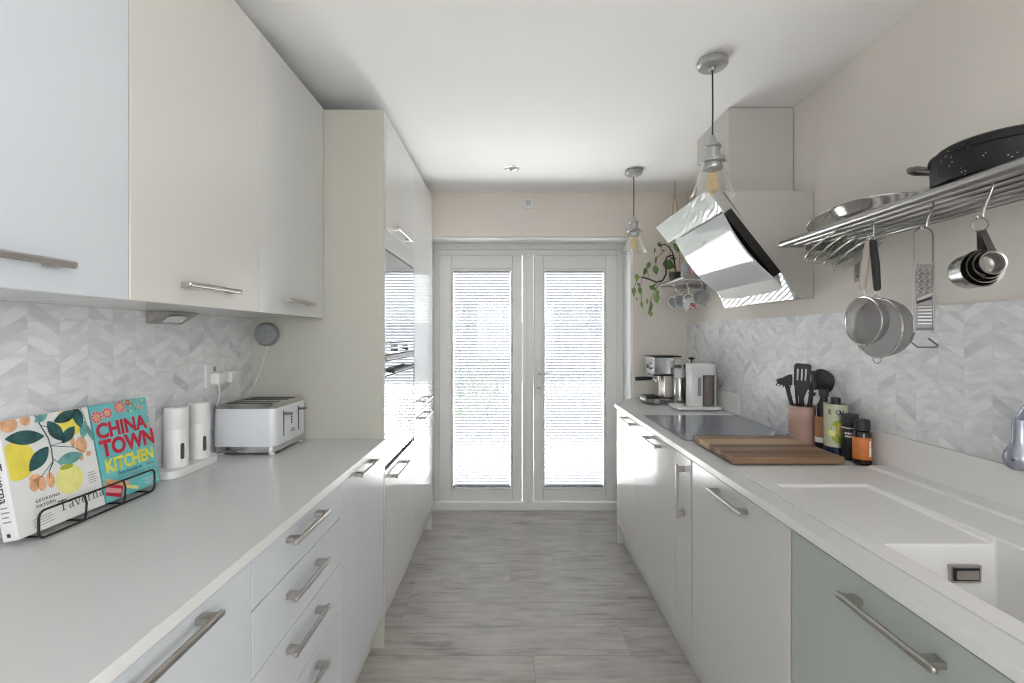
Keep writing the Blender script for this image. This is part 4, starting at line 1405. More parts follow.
# coffee grinder
gr = thing('coffee_grinder', 'white coffee grinder with a taupe container on a square base', 'coffee grinder', (1.12, 2.77, CT))
MB().box(.985, 1.240, 2.685, 2.86, ZC + .006, ZC + .024, wht_pl, .004).build('base', gr)
MB().box(1.01, 1.215, 2.70, 2.84, ZC, ZC + .0058, gry_ink, .001).build('base_foot', gr)
g = MB()
gx, gy = 1.150, 2.775
loft(g, [rrect(gx - .075, gx + .075, gy - .06, gy + .06, 1.1095, .03), rrect(gx - .076, gx + .076, gy - .061, gy + .061, 1.112, .03), rrect(gx - .076, gx + .076, gy - .061, gy + .061, 1.172, .03), rrect(gx - .072, gx + .072, gy - .057, gy + .057, 1.176, .028)], wht_pl)
g.build('head', gr)
g = MB()
loft(g, [rrect(gx - .073, gx - .002, gy - .055, gy + .055, ZC + .0245, .018), rrect(gx - .073, gx - .002, gy - .055, gy + .055, 1.109, .018)], wht_pl)
g.build('body', gr)
MB().box(gx - .0385, gx - .0185, gy - .0585, gy - .0545, .985, 1.095, gry_ink, .002).build('timer_slot', gr, 'dark vertical slot')
g = MB()
g.lathe([(0, 0), (.034, 0), (.036, .004), (.036, .178), (0, .178)], taupe, T(gx + .036, gy - .012, ZC + .026), 28)
g.build('grounds_container', gr, 'taupe container')
MB().box(gx + .066, gx + .076, gy - .05, gy + .055, ZC + .0245, 1.109, mug_grey, .003).build('side_wall', gr)

# pink crock and its utensils
kx, ky, kr = 1.202, 1.875, .055
ck = thing('utensil_crock', 'dusty pink ribbed tin crock full of black utensils', 'crock', (kx, ky, CT))
pr = [(0, .003), (kr - .003, .003), (kr - .001, 0), (kr, .003)]
for z in (.098, .108, .118):
    pr += [(kr, z), (kr + .0015, z + .003), (kr, z + .006)]
pr += [(kr, .152), (kr + .0025, .1545), (kr + .002, .158), (kr - .002, .158), (kr - .0025, .152), (kr - .0025, .006), (0, .006)]
MB().lathe(pr, pink_tin, T(kx, ky, ZC), 44).build('tin', ck)
GU2 = 'black utensils in the pink crock'
# each utensil is laid out in the plane facing the viewpoint: right = rx, up = z
vd = Vector((kx, ky, 0)).normalized()
rx = Vector((vd.y, -vd.x, 0))
def CK(r, z, d=0.0):
    """r metres to the right of the crock axis, z above the worktop, d nearer to the viewpoint"""
    return Vector((kx, ky, CT + z)) + rx * r - vd * d
def stick(mb, a, b_, r0, r1, m=blk_soft):
    mb.tube([a, a.lerp(b_, .5), b_], [r0, (r0 + r1) / 2, r1], m, 10)
def plate(mb, outline, d0, d1, th=.003, holes=None, m=blk_soft):
    """flat blade in the facing plane, leaning from depth d0 (low z) to d1"""
    zs = [p[1] for p in outline]
    z0, z1 = min(zs), max(zs)
    f_ = lambda p: CK(p[0], p[1], d0 + (d1 - d0) * (p[1] - z0) / (z1 - z0 + 1e-6))
    mb.ext([f_(p) for p in outline], vd * -th, m)
# slotted turner
t_ = thing('slotted_turner', 'black slotted turner standing tallest in the pink crock', 'utensil', tuple(CK(-.005, .01)), GU2)
mbx = MB()
stick(mbx, CK(.006, .012, -.01), CK(-.009, .205, .018), .006, .0075)
mbx.build('handle', t_)
mbx = MB()
# blade as bars between slots
def quadp(a, b_, c, d):
    mbx.ext([CK(*a, .02), CK(*b_, .02), CK(*c, .02), CK(*d, .02)], vd * -.003, blk_soft)
bx0, bx1, tx0, tx1 = -.036, .020, -.034, .026
def bl(u_, v_):
    return ((bx0 + (bx1 - bx0) * u_) * (1 - v_) + (tx0 + (tx1 - tx0) * u_) * v_, .245 + .078 * v_)
for (u0, u1, v0, v1) in ((0, 1, 0, .22), (0, 1, .82, 1.0), (0, .18, .22, .82), (.27, .43, .22, .82), (.52, .66, .22, .82), (.75, 1, .22, .82)):
    quadp(bl(u0, v0), bl(u1, v0), bl(u1, v1), bl(u0, v1))
quadp(bl(0, 0), (-.016, .19), (.0, .19), bl(1, 0))
mbx.ext([CK(*bl(0, 1), .02), CK(*bl(1, 1), .02), CK(.018, .330, .02), CK(-.026, .332, .02)], vd * -.003, blk_soft)
mbx.build('blade', t_)
# ladle
t_ = thing('ladle', 'large black ladle leaning towards the splashback in the crock', 'utensil', tuple(CK(.03, .01)), GU2)
mbx = MB()
stick(mbx, CK(.0, .015, -.02), CK(.034, .29, -.03), .005, .0075)
mbx.build('handle', t_)
Mb = axis_m(CK(.072, .262, -.012), (rx * .55 + Vector((0, 0, .35)) - vd * -.55), rx)
MB().lathe([(.050, .004), (.052, .002), (.050, -.010), (.042, -.024), (.028, -.034), (.012, -.038), (0, -.039), (0, -.036), (.012, -.035), (.027, -.031), (.040, -.022), (.047, -.009), (.048, .002)],
           blk_soft, Mb, 28).build('bowl', t_)
# spaghetti server / brush head to the left
t_ = thing('pasta_server', 'black toothed server leaning out to the far side of the crock', 'utensil', tuple(CK(-.03, .01)), GU2)
mbx = MB()
stick(mbx, CK(-.012, .016, .02), CK(-.062, .245, .0), .0065, .0085)
mbx.build('handle', t_)
mbx = MB()
mbx.ext([CK(-.098, .262, .004), CK(-.094, .244, .004), CK(-.070, .236, .004), CK(-.040, .240, .004), (CK(-.040, .285, .004)), CK(-.055, .283, .004), CK(-.075, .270, .004)], vd * -.014, blk_soft, .003)
for k in range(5):
    p0 = CK(-.094 + .012 * k, .247 - .002 * k, .012)
    mbx.tube([p0, p0 + Vector((0, 0, -.012)) - rx * .004 - vd * .010], .0022, blk_soft, 6)
mbx.build('head', t_)
# spoon
t_ = thing('serving_spoon', 'black slotted spoon between the turner and the ladle', 'utensil', tuple(CK(.02, .01)), GU2)
mbx = MB()
stick(mbx, CK(.012, .015, .008), CK(.026, .23, .01), .0055, .008)
mbx.build('handle', t_)
mbx = MB()
for s0, s1 in ((.014, .021), (.028, .042)):
    plate(mbx, [(s0, .225), (s1, .225), (s1 + .001, .29), (s0 + .001, .29)], .01, .006)
plate(mbx, [(.014, .215), (.042, .215), (.038, .20), (.020, .20)], .01, .01)
plate(mbx, [(.014, .285), (.044, .285), (.044, .302), (.016, .302)], .006, .005)
mbx.build('bowl', t_)
# tongs
t_ = thing('kitchen_tongs', 'slim black tongs half hidden behind the turner in the crock', 'utensil', tuple(CK(-.02, .01)), GU2)
mbx = MB()
stick(mbx, CK(-.015, .02, -.03), CK(-.030, .26, -.02), .004, .006)
stick(mbx, CK(-.010, .02, -.03), CK(-.014, .255, -.024), .004, .006)
mbx.build('arm', t_)

GBt = 'bottles beside the crock'
# oil or vinegar bottle
t_ = thing('glass_bottle', 'tall dark glass bottle with copper label next to the crock', 'bottle', (1.219, 1.782, CT), GBt)
B1 = T(1.219, 1.782, ZC)
MB().lathe([(0, 0), (.027, 0), (.029, .004), (.029, .15), (.027, .165), (.018, .180), (.014, .190), (.013, .205), (.0135, .212), (0, .212)], bott_glass, B1, 28).build('glass', t_)
MB().lathe([(.0292, .05), (.0294, .052), (.0294, .128), (.0292, .13)], cop_lab, B1, 28).build('label', t_, 'copper paper label', fix=False)
MB().lathe([(.0293, .030), (.0295, .031), (.0295, .049), (.0293, .050)], wht_ink, B1, 28).build('lower_label', t_, 'white label', fix=False)
MB().lathe([(.0145, .207), (.0165, .2075), (.0165, .233), (.015, .236), (0, .236)], blk, B1, 24).build('cap', t_)
# oil can
t_ = thing('oil_can', 'pale green oil tin with yellow-green picture and black cap', 'tin', (1.212, 1.706, CT), GBt)
B2 = T(1.212, 1.706, ZC)
MB().lathe([(0, .0), (.036, 0), (.0375, .002), (.0375, .034), (.0375, .186), (.0385, .188), (.0375, .191), (.034, .188), (0, .187)],
           [can_navy, can_navy, can_navy, can_cream, can_cream, steel, steel, steel], B2, 36).build('tin', t_)
MB().lathe([(.013, .188), (.016, .188), (.016, .210), (.014, .213), (0, .213)], blk, B2, 20).build('cap', t_)
vd2 = Vector((1.212, 1.706, 0)).normalized()
ang0 = math.atan2(-vd2.y, -vd2.x)
def cyl_pt(cx, cy, r, a, z):
    return Vector((cx + r * math.cos(ang0 + a), cy + r * math.sin(ang0 + a), z))
def wrap_disc(mb, cx, cy, r, a0, z0, ra, rz, m):
    pts = [cyl_pt(cx, cy, r, a0 + ra * math.cos(t), z0 + rz * math.sin(t)) for t in [2 * PI * k / 20 for k in range(20)]]
    c = cyl_pt(cx, cy, r + .0002, a0, z0)
    for k in range(20):
        mb.flat([c, pts[k], pts[(k + 1) % 20]], m)
mbx = MB()
wrap_disc(mbx, 1.212, 1.706, .0379, .15, CT + .092, .55, .042, can_green)
wrap_disc(mbx, 1.212, 1.706, .0382, .38, CT + .10, .28, .026, lem_y)
wrap_disc(mbx, 1.212, 1.706, .0382, -.35, CT + .085, .30, .012, lem_p)
mbx.build('label_picture', t_, None, 0, False)
def wrap_text(word, cx, cy, r, a0, z, size, m, step):
    mb = MB()
    for k, ch in enumerate(word):
        a = ang0 + a0 + k * step
        nrm_ = Vector((math.cos(a), math.sin(a), 0))
        tx = Vector((-nrm_.y, nrm_.x, 0))
        M = Matrix((tx, Vector((0, 0, 1)), nrm_)).transposed().to_4x4()
        M.translation = Vector((cx, cy, z)) + nrm_ * (r + .0009) - tx * size * .3
        mb.text(ch, size, M, m, .0003)
    return mb
wrap_text('E OIL', 1.212, 1.706, .0375, -.45, CT + .155, .024, can_navy, .30).build('label_lettering', t_, 'dark lettering', 0, False)
# black bottle
t_ = thing('sauce_bottle', 'matt black bottle with white lettering between tin and spice bottle', 'bottle', (1.217, 1.640, CT), GBt)
B3 = T(1.217, 1.640, ZC)
MB().lathe([(0, 0), (.026, 0), (.0275, .003), (.0275, .118), (.0265, .122), (.0235, .126), (.0235, .128), (0, .128)], blk, B3, 32).build('bottle', t_)
MB().lathe([(0, .1285), (.0255, .1285), (.0255, .160), (.024, .163), (0, .163)], blk_soft, B3, 32).build('cap', t_)
mb_ = MB()
for k in range(2):
    z = CT + .094 - k * .011
    for j in range(6):
        a = -.62 + j * .19 + .04 * k
        mb_.flat([cyl_pt(1.217, 1.640, .0281, a, z), cyl_pt(1.217, 1.640, .0281, a + .14, z), cyl_pt(1.217, 1.640, .0281, a + .14, z + .0065), cyl_pt(1.217, 1.640, .0281, a, z + .0065)], wht_ink)
mb_.build('label_lettering', t_, 'two rows of small white print', 0, False)
MB().lathe([(.0277, .114), (.0279, .1145), (.0279, .1165), (.0277, .117)], wht_ink, B3, 28).build('label_line', t_, 'white line', fix=False)
# spice bottle
t_ = thing('spice_bottle', 'short dark bottle with orange label, nearest the sink', 'bottle', (1.211, 1.577, CT), GBt)
B4 = T(1.211, 1.577, CT + .0030)
MB().lathe([(0, 0), (.026, 0), (.0275, .003), (.0275, .105), (.025, .112), (.018, .115), (.018, .118), (0, .118)], bott_glass, B4, 32).build('glass', t_)
MB().lathe([(.0277, .018), (.028, .019), (.028, .092), (.0277, .093)], or_lab, B4, 32).build('label', t_, 'orange label', fix=False)
MB().lathe([(0, .1155), (.0205, .1155), (.0235, .118), (.0235, .150), (.020, .153), (0, .153)], blk_soft, B4, 32).build('cap', t_)
mb_ = MB()
for j, (a0_, a1_, z0_, z1_) in enumerate(((.72, 1.05, .03, .06), (.75, 1.0, .062, .082), (-.6, -.45, .03, .085), (-.1, .25, .050, .054), (-.2, .3, .042, .045))):
    mb_.flat([cyl_pt(1.211, 1.577, .0284, a0_, CT + .003 + z0_), cyl_pt(1.211, 1.577, .0284, a1_, CT + .003 + z0_), cyl_pt(1.211, 1.577, .0284, a1_, CT + .003 + z1_), cyl_pt(1.211, 1.577, .0284, a0_, CT + .003 + z1_)],
             wht_ink if j < 2 else cop_lab)
mb_.build('label_print', t_, None, 0, False)

# ------------------------------------------------------------------ pan shelf on the right wall
SZ = 1.686
def rod_shelf(name, lab, ya, yb, brackets, x0=1.0):
    root = thing(name, lab, 'shelf', (XR - .01, (ya + yb) / 2, SZ))
    xs_ = [x0 + .012, x0 + .056, x0 + .098, x0 + .140, x0 + .182, x0 + .224, XR - .016]
    for k, x in enumerate(xs_):
        r = .0115 if k == 0 else .0075
        o = MB().tube([(x, ya + .001, SZ), (x, yb - .001, SZ)], r, shelf_steel, 14).build('rod', root)
    for y in (ya, yb):
        MB().box(x0, XR - .0085, y - .004, y + .004, SZ - .012, SZ + .012, steel_drk if False else steel, .004).build('end_bar', root)
    for y in brackets:
        b_ = MB()
        b_.box(XR - .0045, XR - .0008, y - .018, y + .018, SZ - .145, SZ + .012, steel, .001)
        b_.box(XR - .20, XR - .004, y - .004, y + .004, SZ - .030, SZ - .009, steel, .001)
        bo = b_.build('bracket', root)
        MB().lathe([(0, 0), (.005, 0), (.004, .003), (0, .003)], steel_drk, axis_m((XR - .0045, y, SZ - .125), (-1, 0, 0)), 12).build('screw', bo)
    return root
rod_shelf('pan_shelf', 'long steel rod shelf with pans on top and tools hanging below', .70, 1.712, (1.68, .80))
rod_shelf('mug_shelf', 'short steel rod shelf near the doors with plant and mugs', 2.66, 3.10, (3.02,))
ST = SZ + .0122               # top of the rods (thick front rod)

# roasting tin with lid
ro = thing('roasting_tin', 'round black speckled roasting tin with lid on the pan shelf', 'roasting tin', (1.117, 1.04, ST))
RM = T(1.117, 1.04, ST)
sx, sy = .121, .124
def oval(prof, m):
    return MB().lathe([(r, z) for r, z in prof], m, RM, 56, 1.0, 1.0)
def ovalx(prof, m, name, lab=None):
    mb = MB()
    rings = []
    mi_ = mb.mi(m)
    prev = None
    for off, z in prof:
        ring = [mb.bm.verts.new(RM @ Vector(((sx + off) * math.cos(2 * PI * j / 64), (sy + off) * math.sin(2 * PI * j / 64), z))) for j in range(64)]
        if prev:
            for j in range(64):
                mb.bm.faces.new((prev[j], prev[(j + 1) % 64], ring[(j + 1) % 64], ring[j])).material_index = mi_
        else:
            first = ring
        prev = ring
    mb.bm.faces.new(first[::-1]).material_index = mi_
    mb.bm.faces.new(prev).material_index = mi_
    return mb.build(name, ro, lab)
ovalx([(-.012, 0), (-.005, .003), (-.001, .011), (.0, .058), (.003, .060), (.003, .0645)], speck_m, 'pan')
ovalx([(.002, .065), (.002, .0685), (-.010, .069), (-.012, .081), (-.020, .086), (-.05, .089), (-.09, .090)], speck_m, 'lid')
hm = MB()
hd_d, hd_t, hc = Vector((-.56, .83, 0)), Vector((.83, .56, 0)), Vector((1.117, 1.04, ST))
def HP(a, b_, z):
    return hc + hd_d * a + hd_t * b_ + Vector((0, 0, z))
hm.tube([HP(.118, -.036, .052), HP(.140, -.034, .062), HP(.158, -.022, .066), HP(.163, 0, .067), HP(.158, .022, .066), HP(.140, .034, .062), HP(.118, .036, .052)], [.0045, .0055, .0065, .0065, .0065, .0055, .0045], steel_drk, 10)
hm.build('handle', ro, 'bare metal loop handle')
# frying pan
fp = thing('frying_pan', 'shallow stainless frying pan lying on the pan shelf', 'frying pan', (1.135, 1.405, ST))
FM = T(1.135, 1.405, ST)
MB().lathe([(0, 0), (.090, 0), (.100, .004), (.112, .020), (.122, .042), (.128, .046), (.128, .048), (.120, .045), (.109, .020), (.098, .007), (0, .004)], steel_pol, FM, 56).build('pan', fp)
hh = MB()
hh.tube([(1.145, 1.283, ST + .038), (1.148, 1.262, ST + .045), (1.150, 1.245, ST + .050)], .006, steel_pol, 10)
hh.build('handle_bracket', fp)
MB().tube([(1.150, 1.2455, ST + .050), (1.151, 1.235, ST + .062), (1.152, 1.228, ST + .090), (1.152, 1.224, ST + .11)], [.008, .010, .010, .008], blk, 10).build('handle', fp, 'black handle')

# pan lids kept under the shelf
def pan_lid(c, r, n, xdir, lab):
    root = thing('glass_pan_cover', lab, 'pan lid', tuple(c), 'glass lids under the pan shelf')
    M = axis_m(c, n, xdir)
    MB().lathe([(r, 0), (r * .93, .006), (r * .72, .014), (r * .4, .021), (.012, .022), (.012, .024), (r * .4, .0222), (r * .72, .0163), (r * .93, .0085), (r, .003)], lid_m, M, 48).build('glass', root)
    MB().tube([M @ Vector((r * math.cos(t), r * math.sin(t), .0015)) for t in [2 * PI * k / 48 for k in range(48)]], .0034, steel_pol, 8, True).build('rim', root)
    MB().lathe([(0, .0225), (.013, .0225), (.014, .027), (.012, .030), (0, .0305)], steel_pol, M, 20).build('knob', root)
    return root
lid_v = Vector((.593, .79, .158))
lid_a = Vector((.62, -.50, .60))
lid_a = (lid_a - lid_v * lid_a.dot(lid_v)).normalized()
lid_n = (lid_v.cross(lid_a)).normalized()
lid_n = (lid_n if lid_n.z < 0 else -lid_n) - lid_v * .24
for k, lab in enumerate(('glass pan lid lowest under the shelf, beside the hanging sieves', 'second lowest of the glass pan lids under the shelf',
                         'third lowest of the glass pan lids under the shelf', 'glass pan lid hanging farthest along under the shelf')):
    lc = P(859 - 10.5 * k, 251.5 - 2.5 * k, 1.48 + .02 * k)
    pan_lid(lc, .086 - .003 * k, lid_n, lid_a, lab)
pan_lid(Vector((1.115, 1.592, ST + .040)), .070, Vector((0.05, .42, .9)), Vector((1, 0, 0)), 'glass pan lid leaning on the frying pan on top of the shelf')

# hooks
def s_hook(x, y, lab, drop=.055, lx=None):
    lx = x + .004 if lx is None else lx
    root = MB()
    r = .011
    top_ = arc((x, y, SZ + .0035), r, PI, 0, 10, (1, 0, 0), (0, 0, 1))
    low = arc((lx, y, SZ - drop), .007, 0, -PI * .95, 8, (1, 0, 0), (0, 0, 1))
    root.tube([Vector(p) for p in top_] + [Vector((x + r, y, SZ - .012)), Vector((lx + .008, y, SZ - drop + .010))] + low, .0021, chrome, 8)
    o = root.build('s_hook', None)
    return tag(o, lab, 'hook', 'steel hooks on the pan shelf')
hx1, hy1 = 1.056, 1.345
s_hook(hx1, hy1, 'steel hook on the pan shelf holding the sieves')
hx2, hy2 = 1.056, 1.155
s_hook(hx2, hy2, 'steel hook on the pan shelf holding the grater', .0660, 1.043)
hx3, hy3 = 1.056, 1.012
s_hook(hx3, hy3, 'steel hook on the pan shelf holding the measuring cups', .0765, 1.0386)

# sieves hang with their rims parallel to the wall, bowls towards it
def sieve(cx, cy, cz, r, depth, grip_m, ztop, lean, lab, sp):
    root = thing('sieve', lab, 'sieve', (cx, cy, ztop), 'hanging sieves')
    M = axis_m((cx, cy, cz), (1, 0, 0), (0, 1, 0))
    MB().tube([M @ Vector((r * math.cos(t), r * math.sin(t), 0)) for t in [2 * PI * k / 56 for k in range(56)]], .0030, steel_pol, 8, True).build('rim', root)
    n = 10
    MB().lathe([(r * math.cos(PI / 2 * k / n) ** .6 if k < n else 0, .001 + depth * math.sin(PI / 2 * k / n)) for k in range(n + 1)], sieve_m, M, 40).build('mesh_bowl', root, 'woven wire bowl', 60, False)
    zg = cz + r + sp
    w = MB()
    for s_ in (-1, 1):
        w.tube([(cx, cy + s_ * .016, cz + math.sqrt(r * r - .016 ** 2)), (cx, cy + s_ * .009, zg - .012), (cx, cy + s_ * .005, zg + .005)], .0018, steel_pol, 6)
    w.tube(arc((cx, cy, cz - r - .002), .016, PI, 2 * PI, 8, (0, 1, 0), (0, 0, 1)), .0016, steel_pol, 6)
    w.build('wire_neck', root)
    g_ = MB()
    g_.tube([(cx, cy, zg), (cx, cy, zg + .01), (cx + lean * .4, cy, (zg + ztop) / 2), (cx + lean, cy, ztop - .016), (cx + lean, cy, ztop - .010)], [.007, .0095, .0105, .009, .006], grip_m, 12)
    g_.build('grip', root)
    lp = MB()
    lp.tube(arc((cx + lean, cy, ztop - .003), .007, 0, 2 * PI * 15 / 16, 15, (0, 1, 0), (0, 0, 1)), .0015, steel_pol, 6, True)
    lp.build('hanging_loop', root)
    return root
grip_pale = mat('grip_pale_wood', (0.46, 0.40, 0.35), 0.6)
sieve(1.040, 1.352, 1.388, .071, .045, grip_pale, 1.634, .018, 'smaller sieve in front with pale grip, hanging from the pan shelf', .020)
sieve(1.072, 1.338, 1.367, .086, .070, blk_soft, 1.634, -.012, 'larger sieve behind with black grip, hanging from the pan shelf', .022)

# grater
gt = thing('grater', 'flat steel hand grater with wire loop hanging from the pan shelf', 'grater', (1.06, 1.155, 1.62))
yaw = math.radians(-8)
GX = Vector((math.cos(yaw), math.sin(yaw), 0))
GN = Vector((math.sin(yaw), -math.cos(yaw), 0))
def G_(u_, z, n=0.0):
    return Vector((1.043, 1.155, 0)) + GX * u_ + GN * n + Vector((0, 0, z))
zb_, zt_ = 1.357, 1.522
hw = .0205
mbx = MB()
grat = mat('grater_steel', (0.36, 0.36, 0.365), 0.42, 0.9)
mbx.ext([G_(-hw, zb_), G_(hw, zb_), G_(hw, zt_), G_(-hw, zt_)], GN * .0012, grat)
mbx.build('plate', gt)
mbx = MB()
for s_ in (-1, 1):
    mbx.ext([G_(s_ * hw - .0018, zb_ - .006, -.003), G_(s_ * hw + .0018, zb_ - .006, -.003), G_(s_ * hw + .0018, zt_ + .008, -.003), G_(s_ * hw - .0018, zt_ + .008, -.003)], GN * .007, grat, .0008)
mbx.ext([G_(-hw, zt_ - .004, -.003), G_(hw, zt_ - .004, -.003), G_(hw, zt_ + .003, -.003), G_(-hw, zt_ + .003, -.003)], GN * .007, grat)
mbx.ext([G_(-hw, zb_, -.003), G_(hw, zb_, -.003), G_(hw, zb_ + .007, -.003), G_(-hw, zb_ + .007, -.003)], GN * .007, steel_drk)
mbx.build('side_rail', gt)
mbx = MB()
for r_ in range(7):
    for c_ in range(6):
        u0 = -.0165 + c_ * .0070 + (.0035 if r_ % 2 else 0)
        z0 = zt_ - .014 - r_ * .0095
        if u0 > .016:
            continue
        mbx.ext([G_(u0 - .0026, z0, .0012), G_(u0 + .0026, z0 + .002, .0012), G_(u0 + .0020, z0 + .005, .0012), G_(u0 - .0026, z0 + .003, .0012)], GN * .0022, steel_drk if c_ % 2 else chrome)
mbx.build('grating_teeth', gt)
mbx = MB()
mbx.ext([G_(-.018, 1.432, .0012), G_(.018, 1.447, .0012), G_(.018, 1.453, .0012), G_(-.018, 1.438, .0012)], GN * .004, chrome)
mbx.ext([G_(-.017, 1.424, .0012), G_(.017, 1.436, .0012), G_(.017, 1.442, .0012), G_(-.017, 1.430, .0012)], GN * .0006, blk)
for k in range(6):
    z0 = 1.373 + k * .0085
    mbx.ext([G_(-.016, z0, .0012), G_(.016, z0, .0012), G_(.016, z0 + .0035, .0012), G_(-.016, z0 + .0035, .0012)], GN * .0022, chrome)
    mbx.ext([G_(-.016, z0 + .0038, .0012), G_(.016, z0 + .0038, .0012), G_(.016, z0 + .006, .0012), G_(-.016, z0 + .006, .0012)], GN * .0006, steel_drk)
mbx.build('slicing_blade', gt)
mbx = MB()
ap = arc(G_(0, zt_ + .075), hw, PI, 0, 12, GX, (0, 0, 1.0))
mbx.tube([G_(-hw, zt_ + .004)] + ap + [G_(hw, zt_ + .004)], .0019, steel_drk, 8)
mbx.build('wire_loop', gt)
mbx = MB()
mbx.tube([G_(-hw, zb_ - .006), G_(-hw - .014, zb_ - .026, .004), G_(-hw + .002, zb_ - .042, .006), G_(hw + .004, zb_ - .042, .006), G_(hw + .008, zb_ - .038, .006), G_(hw - .012, zb_ - .020, .003)], .0020, steel_drk, 8)
mbx.build('wire_foot', gt)

# measuring cups on a ring
mc = thing('measuring_cups', 'nested stainless measuring cups on a ring hanging from the pan shelf', 'measuring cups', (1.055, 1.015, 1.625))
rc = P(980, 224.5, 1.012)
rg = MB()
rg.tube(arc(rc, .0145, 0, 2 * PI * 23 / 24, 23, (.94, -.34, 0), (0, 0, 1)), .0015, steel_drk, 8, True)
rg.build('ring', mc)
ax = Vector((-.20, -.97, .06)).normalized()       # the cups open towards the viewpoint
cb0 = P(979.0, 269.0, 1.0) - ax * .045
for k, (r, L_, off) in enumerate(((.0395, .046, Vector((0, 0, 0))), (.0340, .038, Vector((.003, -.003, .003))), (.0285, .032, Vector((.006, -.006, .006))), (.0235, .026, Vector((.009, -.009, .009))))):
    M = axis_m(cb0 + off + ax * (.006 + .009 * k), ax, (0, 0, 1))
    cu_ = MB()
    cu_.lathe([(0, 0), (r * .82, 0), (r * .93, .003), (r * .97, .010), (r, L_), (r + .0022, L_ + .001), (r + .0022, L_ + .002), (r - .001, L_ + .001), (r * .95, .010), (r * .8, .0035), (0, .003)], cup_steel, M, 40)
    co_ = cu_.build('cup', mc)
    hs = M @ Vector((r, 0, L_))
    he = rc + Vector((.003 - .002 * k, .004 - .004 * k, -.0145))
    md = (hs + he) / 2 + ax * .004
    d_ = (he - hs).normalized()
    sd = d_.cross(ax).normalized() * .0075
    hb_ = MB()
    hb_.ext([hs - sd, hs + sd, he + sd * .8, he - sd * .8], ax * .0018, steel_drk)
    hb_.build('cup_handle', co_, 'dark flat handle')

# ------------------------------------------------------------------ mug shelf things
pt = thing('trailing_plant', 'trailing green plant on the mug shelf beside the doors', 'plant', (1.085, 3.01, ST))
MB().lathe([(0, 0), (.034, 0), (.042, .012), (.045, .045), (.043, .062), (.040, .062), (.040, .052), (0, .052)], soil_pot, T(1.085, 3.005, ST), 28).build('pot', pt)
def Q(zx, zy, y):
    """pixel of the close view used for the plant -> world"""
    return P(625 + zx / 5.06, 185 + zy / 5.06, y)
vines = [[Vector((1.085, 3.005, ST + .05)), Q(245, 355, 3.0), Q(215, 362, 3.0), Q(203, 385, 3.0), Q(207, 415, 3.01), Q(208, 450, 3.02), Q(192, 482, 3.03), Q(160, 492, 3.04), Q(125, 478, 3.05), Q(85, 465, 3.06)],
         [Vector((1.085, 3.005, ST + .05)), Q(240, 340, 2.99), Q(225, 318, 2.99), Q(205, 300, 3.0), Q(180, 305, 3.02), Q(165, 300, 3.03)],
         [Q(190, 484, 3.03), Q(160, 520, 3.03), Q(140, 560, 3.03), Q(125, 600, 3.04)],
         [Q(85, 465, 3.06), Q(60, 470, 3.07), Q(48, 520, 3.07)],
         [Q(205, 330, 3.0), Q(180, 350, 3.01), Q(160, 370, 3.02), Q(155, 420, 3.03)],
         [Q(125, 478, 3.05), Q(110, 430, 3.05), Q(118, 405, 3.05)],
         [Q(225, 318, 2.99), Q(218, 280, 2.98), Q(232, 250, 2.98)],
         [Q(85, 465, 3.06), Q(80, 510, 3.06), Q(84, 590, 3.06)]]
vm = MB()
for k, v in enumerate(vines):
    sm = []
    for a, b_ in zip(v, v[1:]):
        sm += [a, a.lerp(b_, .5)]
    sm.append(v[-1])
    vm.tube(sm, .0055 if k == 0 else (.004 if k == 1 else .0018), stem_m, 7)
vm.build('stem', pt, 'brown vine stem')
leaves = [(262, 318, 27, 24, 60, 0), (222, 405, 33, 28, 20, 0), (60, 468, 21, 14, 80, 1), (45, 540, 27, 12, 95, 1), (76, 535, 22, 13, 70, 1), (100, 440, 22, 12, 95, 0), (118, 408, 21, 12, 110, 0),
          (156, 430, 25, 16, 80, 0), (85, 605, 20, 8, 85, 1), (128, 625, 40, 12, 105, 1), (160, 575, 26, 17, 75, 1), (176, 303, 18, 10, 60, 0), (150, 332, 16, 6, 85, 1), (232, 252, 16, 5, 150, 0),
          (215, 272, 16, 6, 70, 1), (155, 380, 20, 6, 95, 1), (132, 655, 15, 8, 110, 1), (70, 505, 14, 8, 40, 1), (140, 520, 20, 12, 30, 0), (165, 545, 15, 9, 60, 1), (190, 330, 12, 5, 30, 1),
          (245, 372, 18, 8, 10, 0), (58, 575, 10, 6, 80, 1), (112, 590, 16, 6, 80, 1), (148, 505, 14, 8, 160, 1)]
rn = random.Random(11)
def leaf3(c, L_, W_, ang, m):
    c = Vector(c)
    e1 = Vector((math.cos(ang), rn.uniform(-.5, .5), math.sin(ang))).normalized()
    e2 = Vector((-math.sin(ang), rn.uniform(-.5, .5), math.cos(ang)))
    e2 = (e2 - e1 * e2.dot(e1)).normalized()
    nr = e1.cross(e2)
    mb = MB()
    n = 10
    rows = []
    for k in range(n + 1):
        t = k / n
        wv = W_ * (math.sin(PI * t ** .85)) * (1 - .15 * t)
        sp = c + e1 * (t - .5) * 2 * L_ + nr * (-.25 * L_ * (2 * t - 1) ** 2)
        rows.append((sp - e2 * wv + nr * wv * .25, sp, sp + e2 * wv + nr * wv * .25))
    for k in range(n):
        a, b_ = rows[k], rows[k + 1]
        for j in (0, 1):
            mb.flat([a[j], a[j + 1], b_[j + 1], b_[j]], m)
    bmesh.ops.remove_doubles(mb.bm, verts=mb.bm.verts[:], dist=1e-5)
    return mb
for zx, zy, L_, W_, a, k in leaves:
    y = 3.0 + rn.uniform(0, .06)
    s_ = 1 / 5.06 * y / F
    leaf3(Q(zx, zy, y), L_ * s_, W_ * s_, -math.radians(a), leaf_m2 if k else leaf_m).build('leaf', pt, smooth=60)
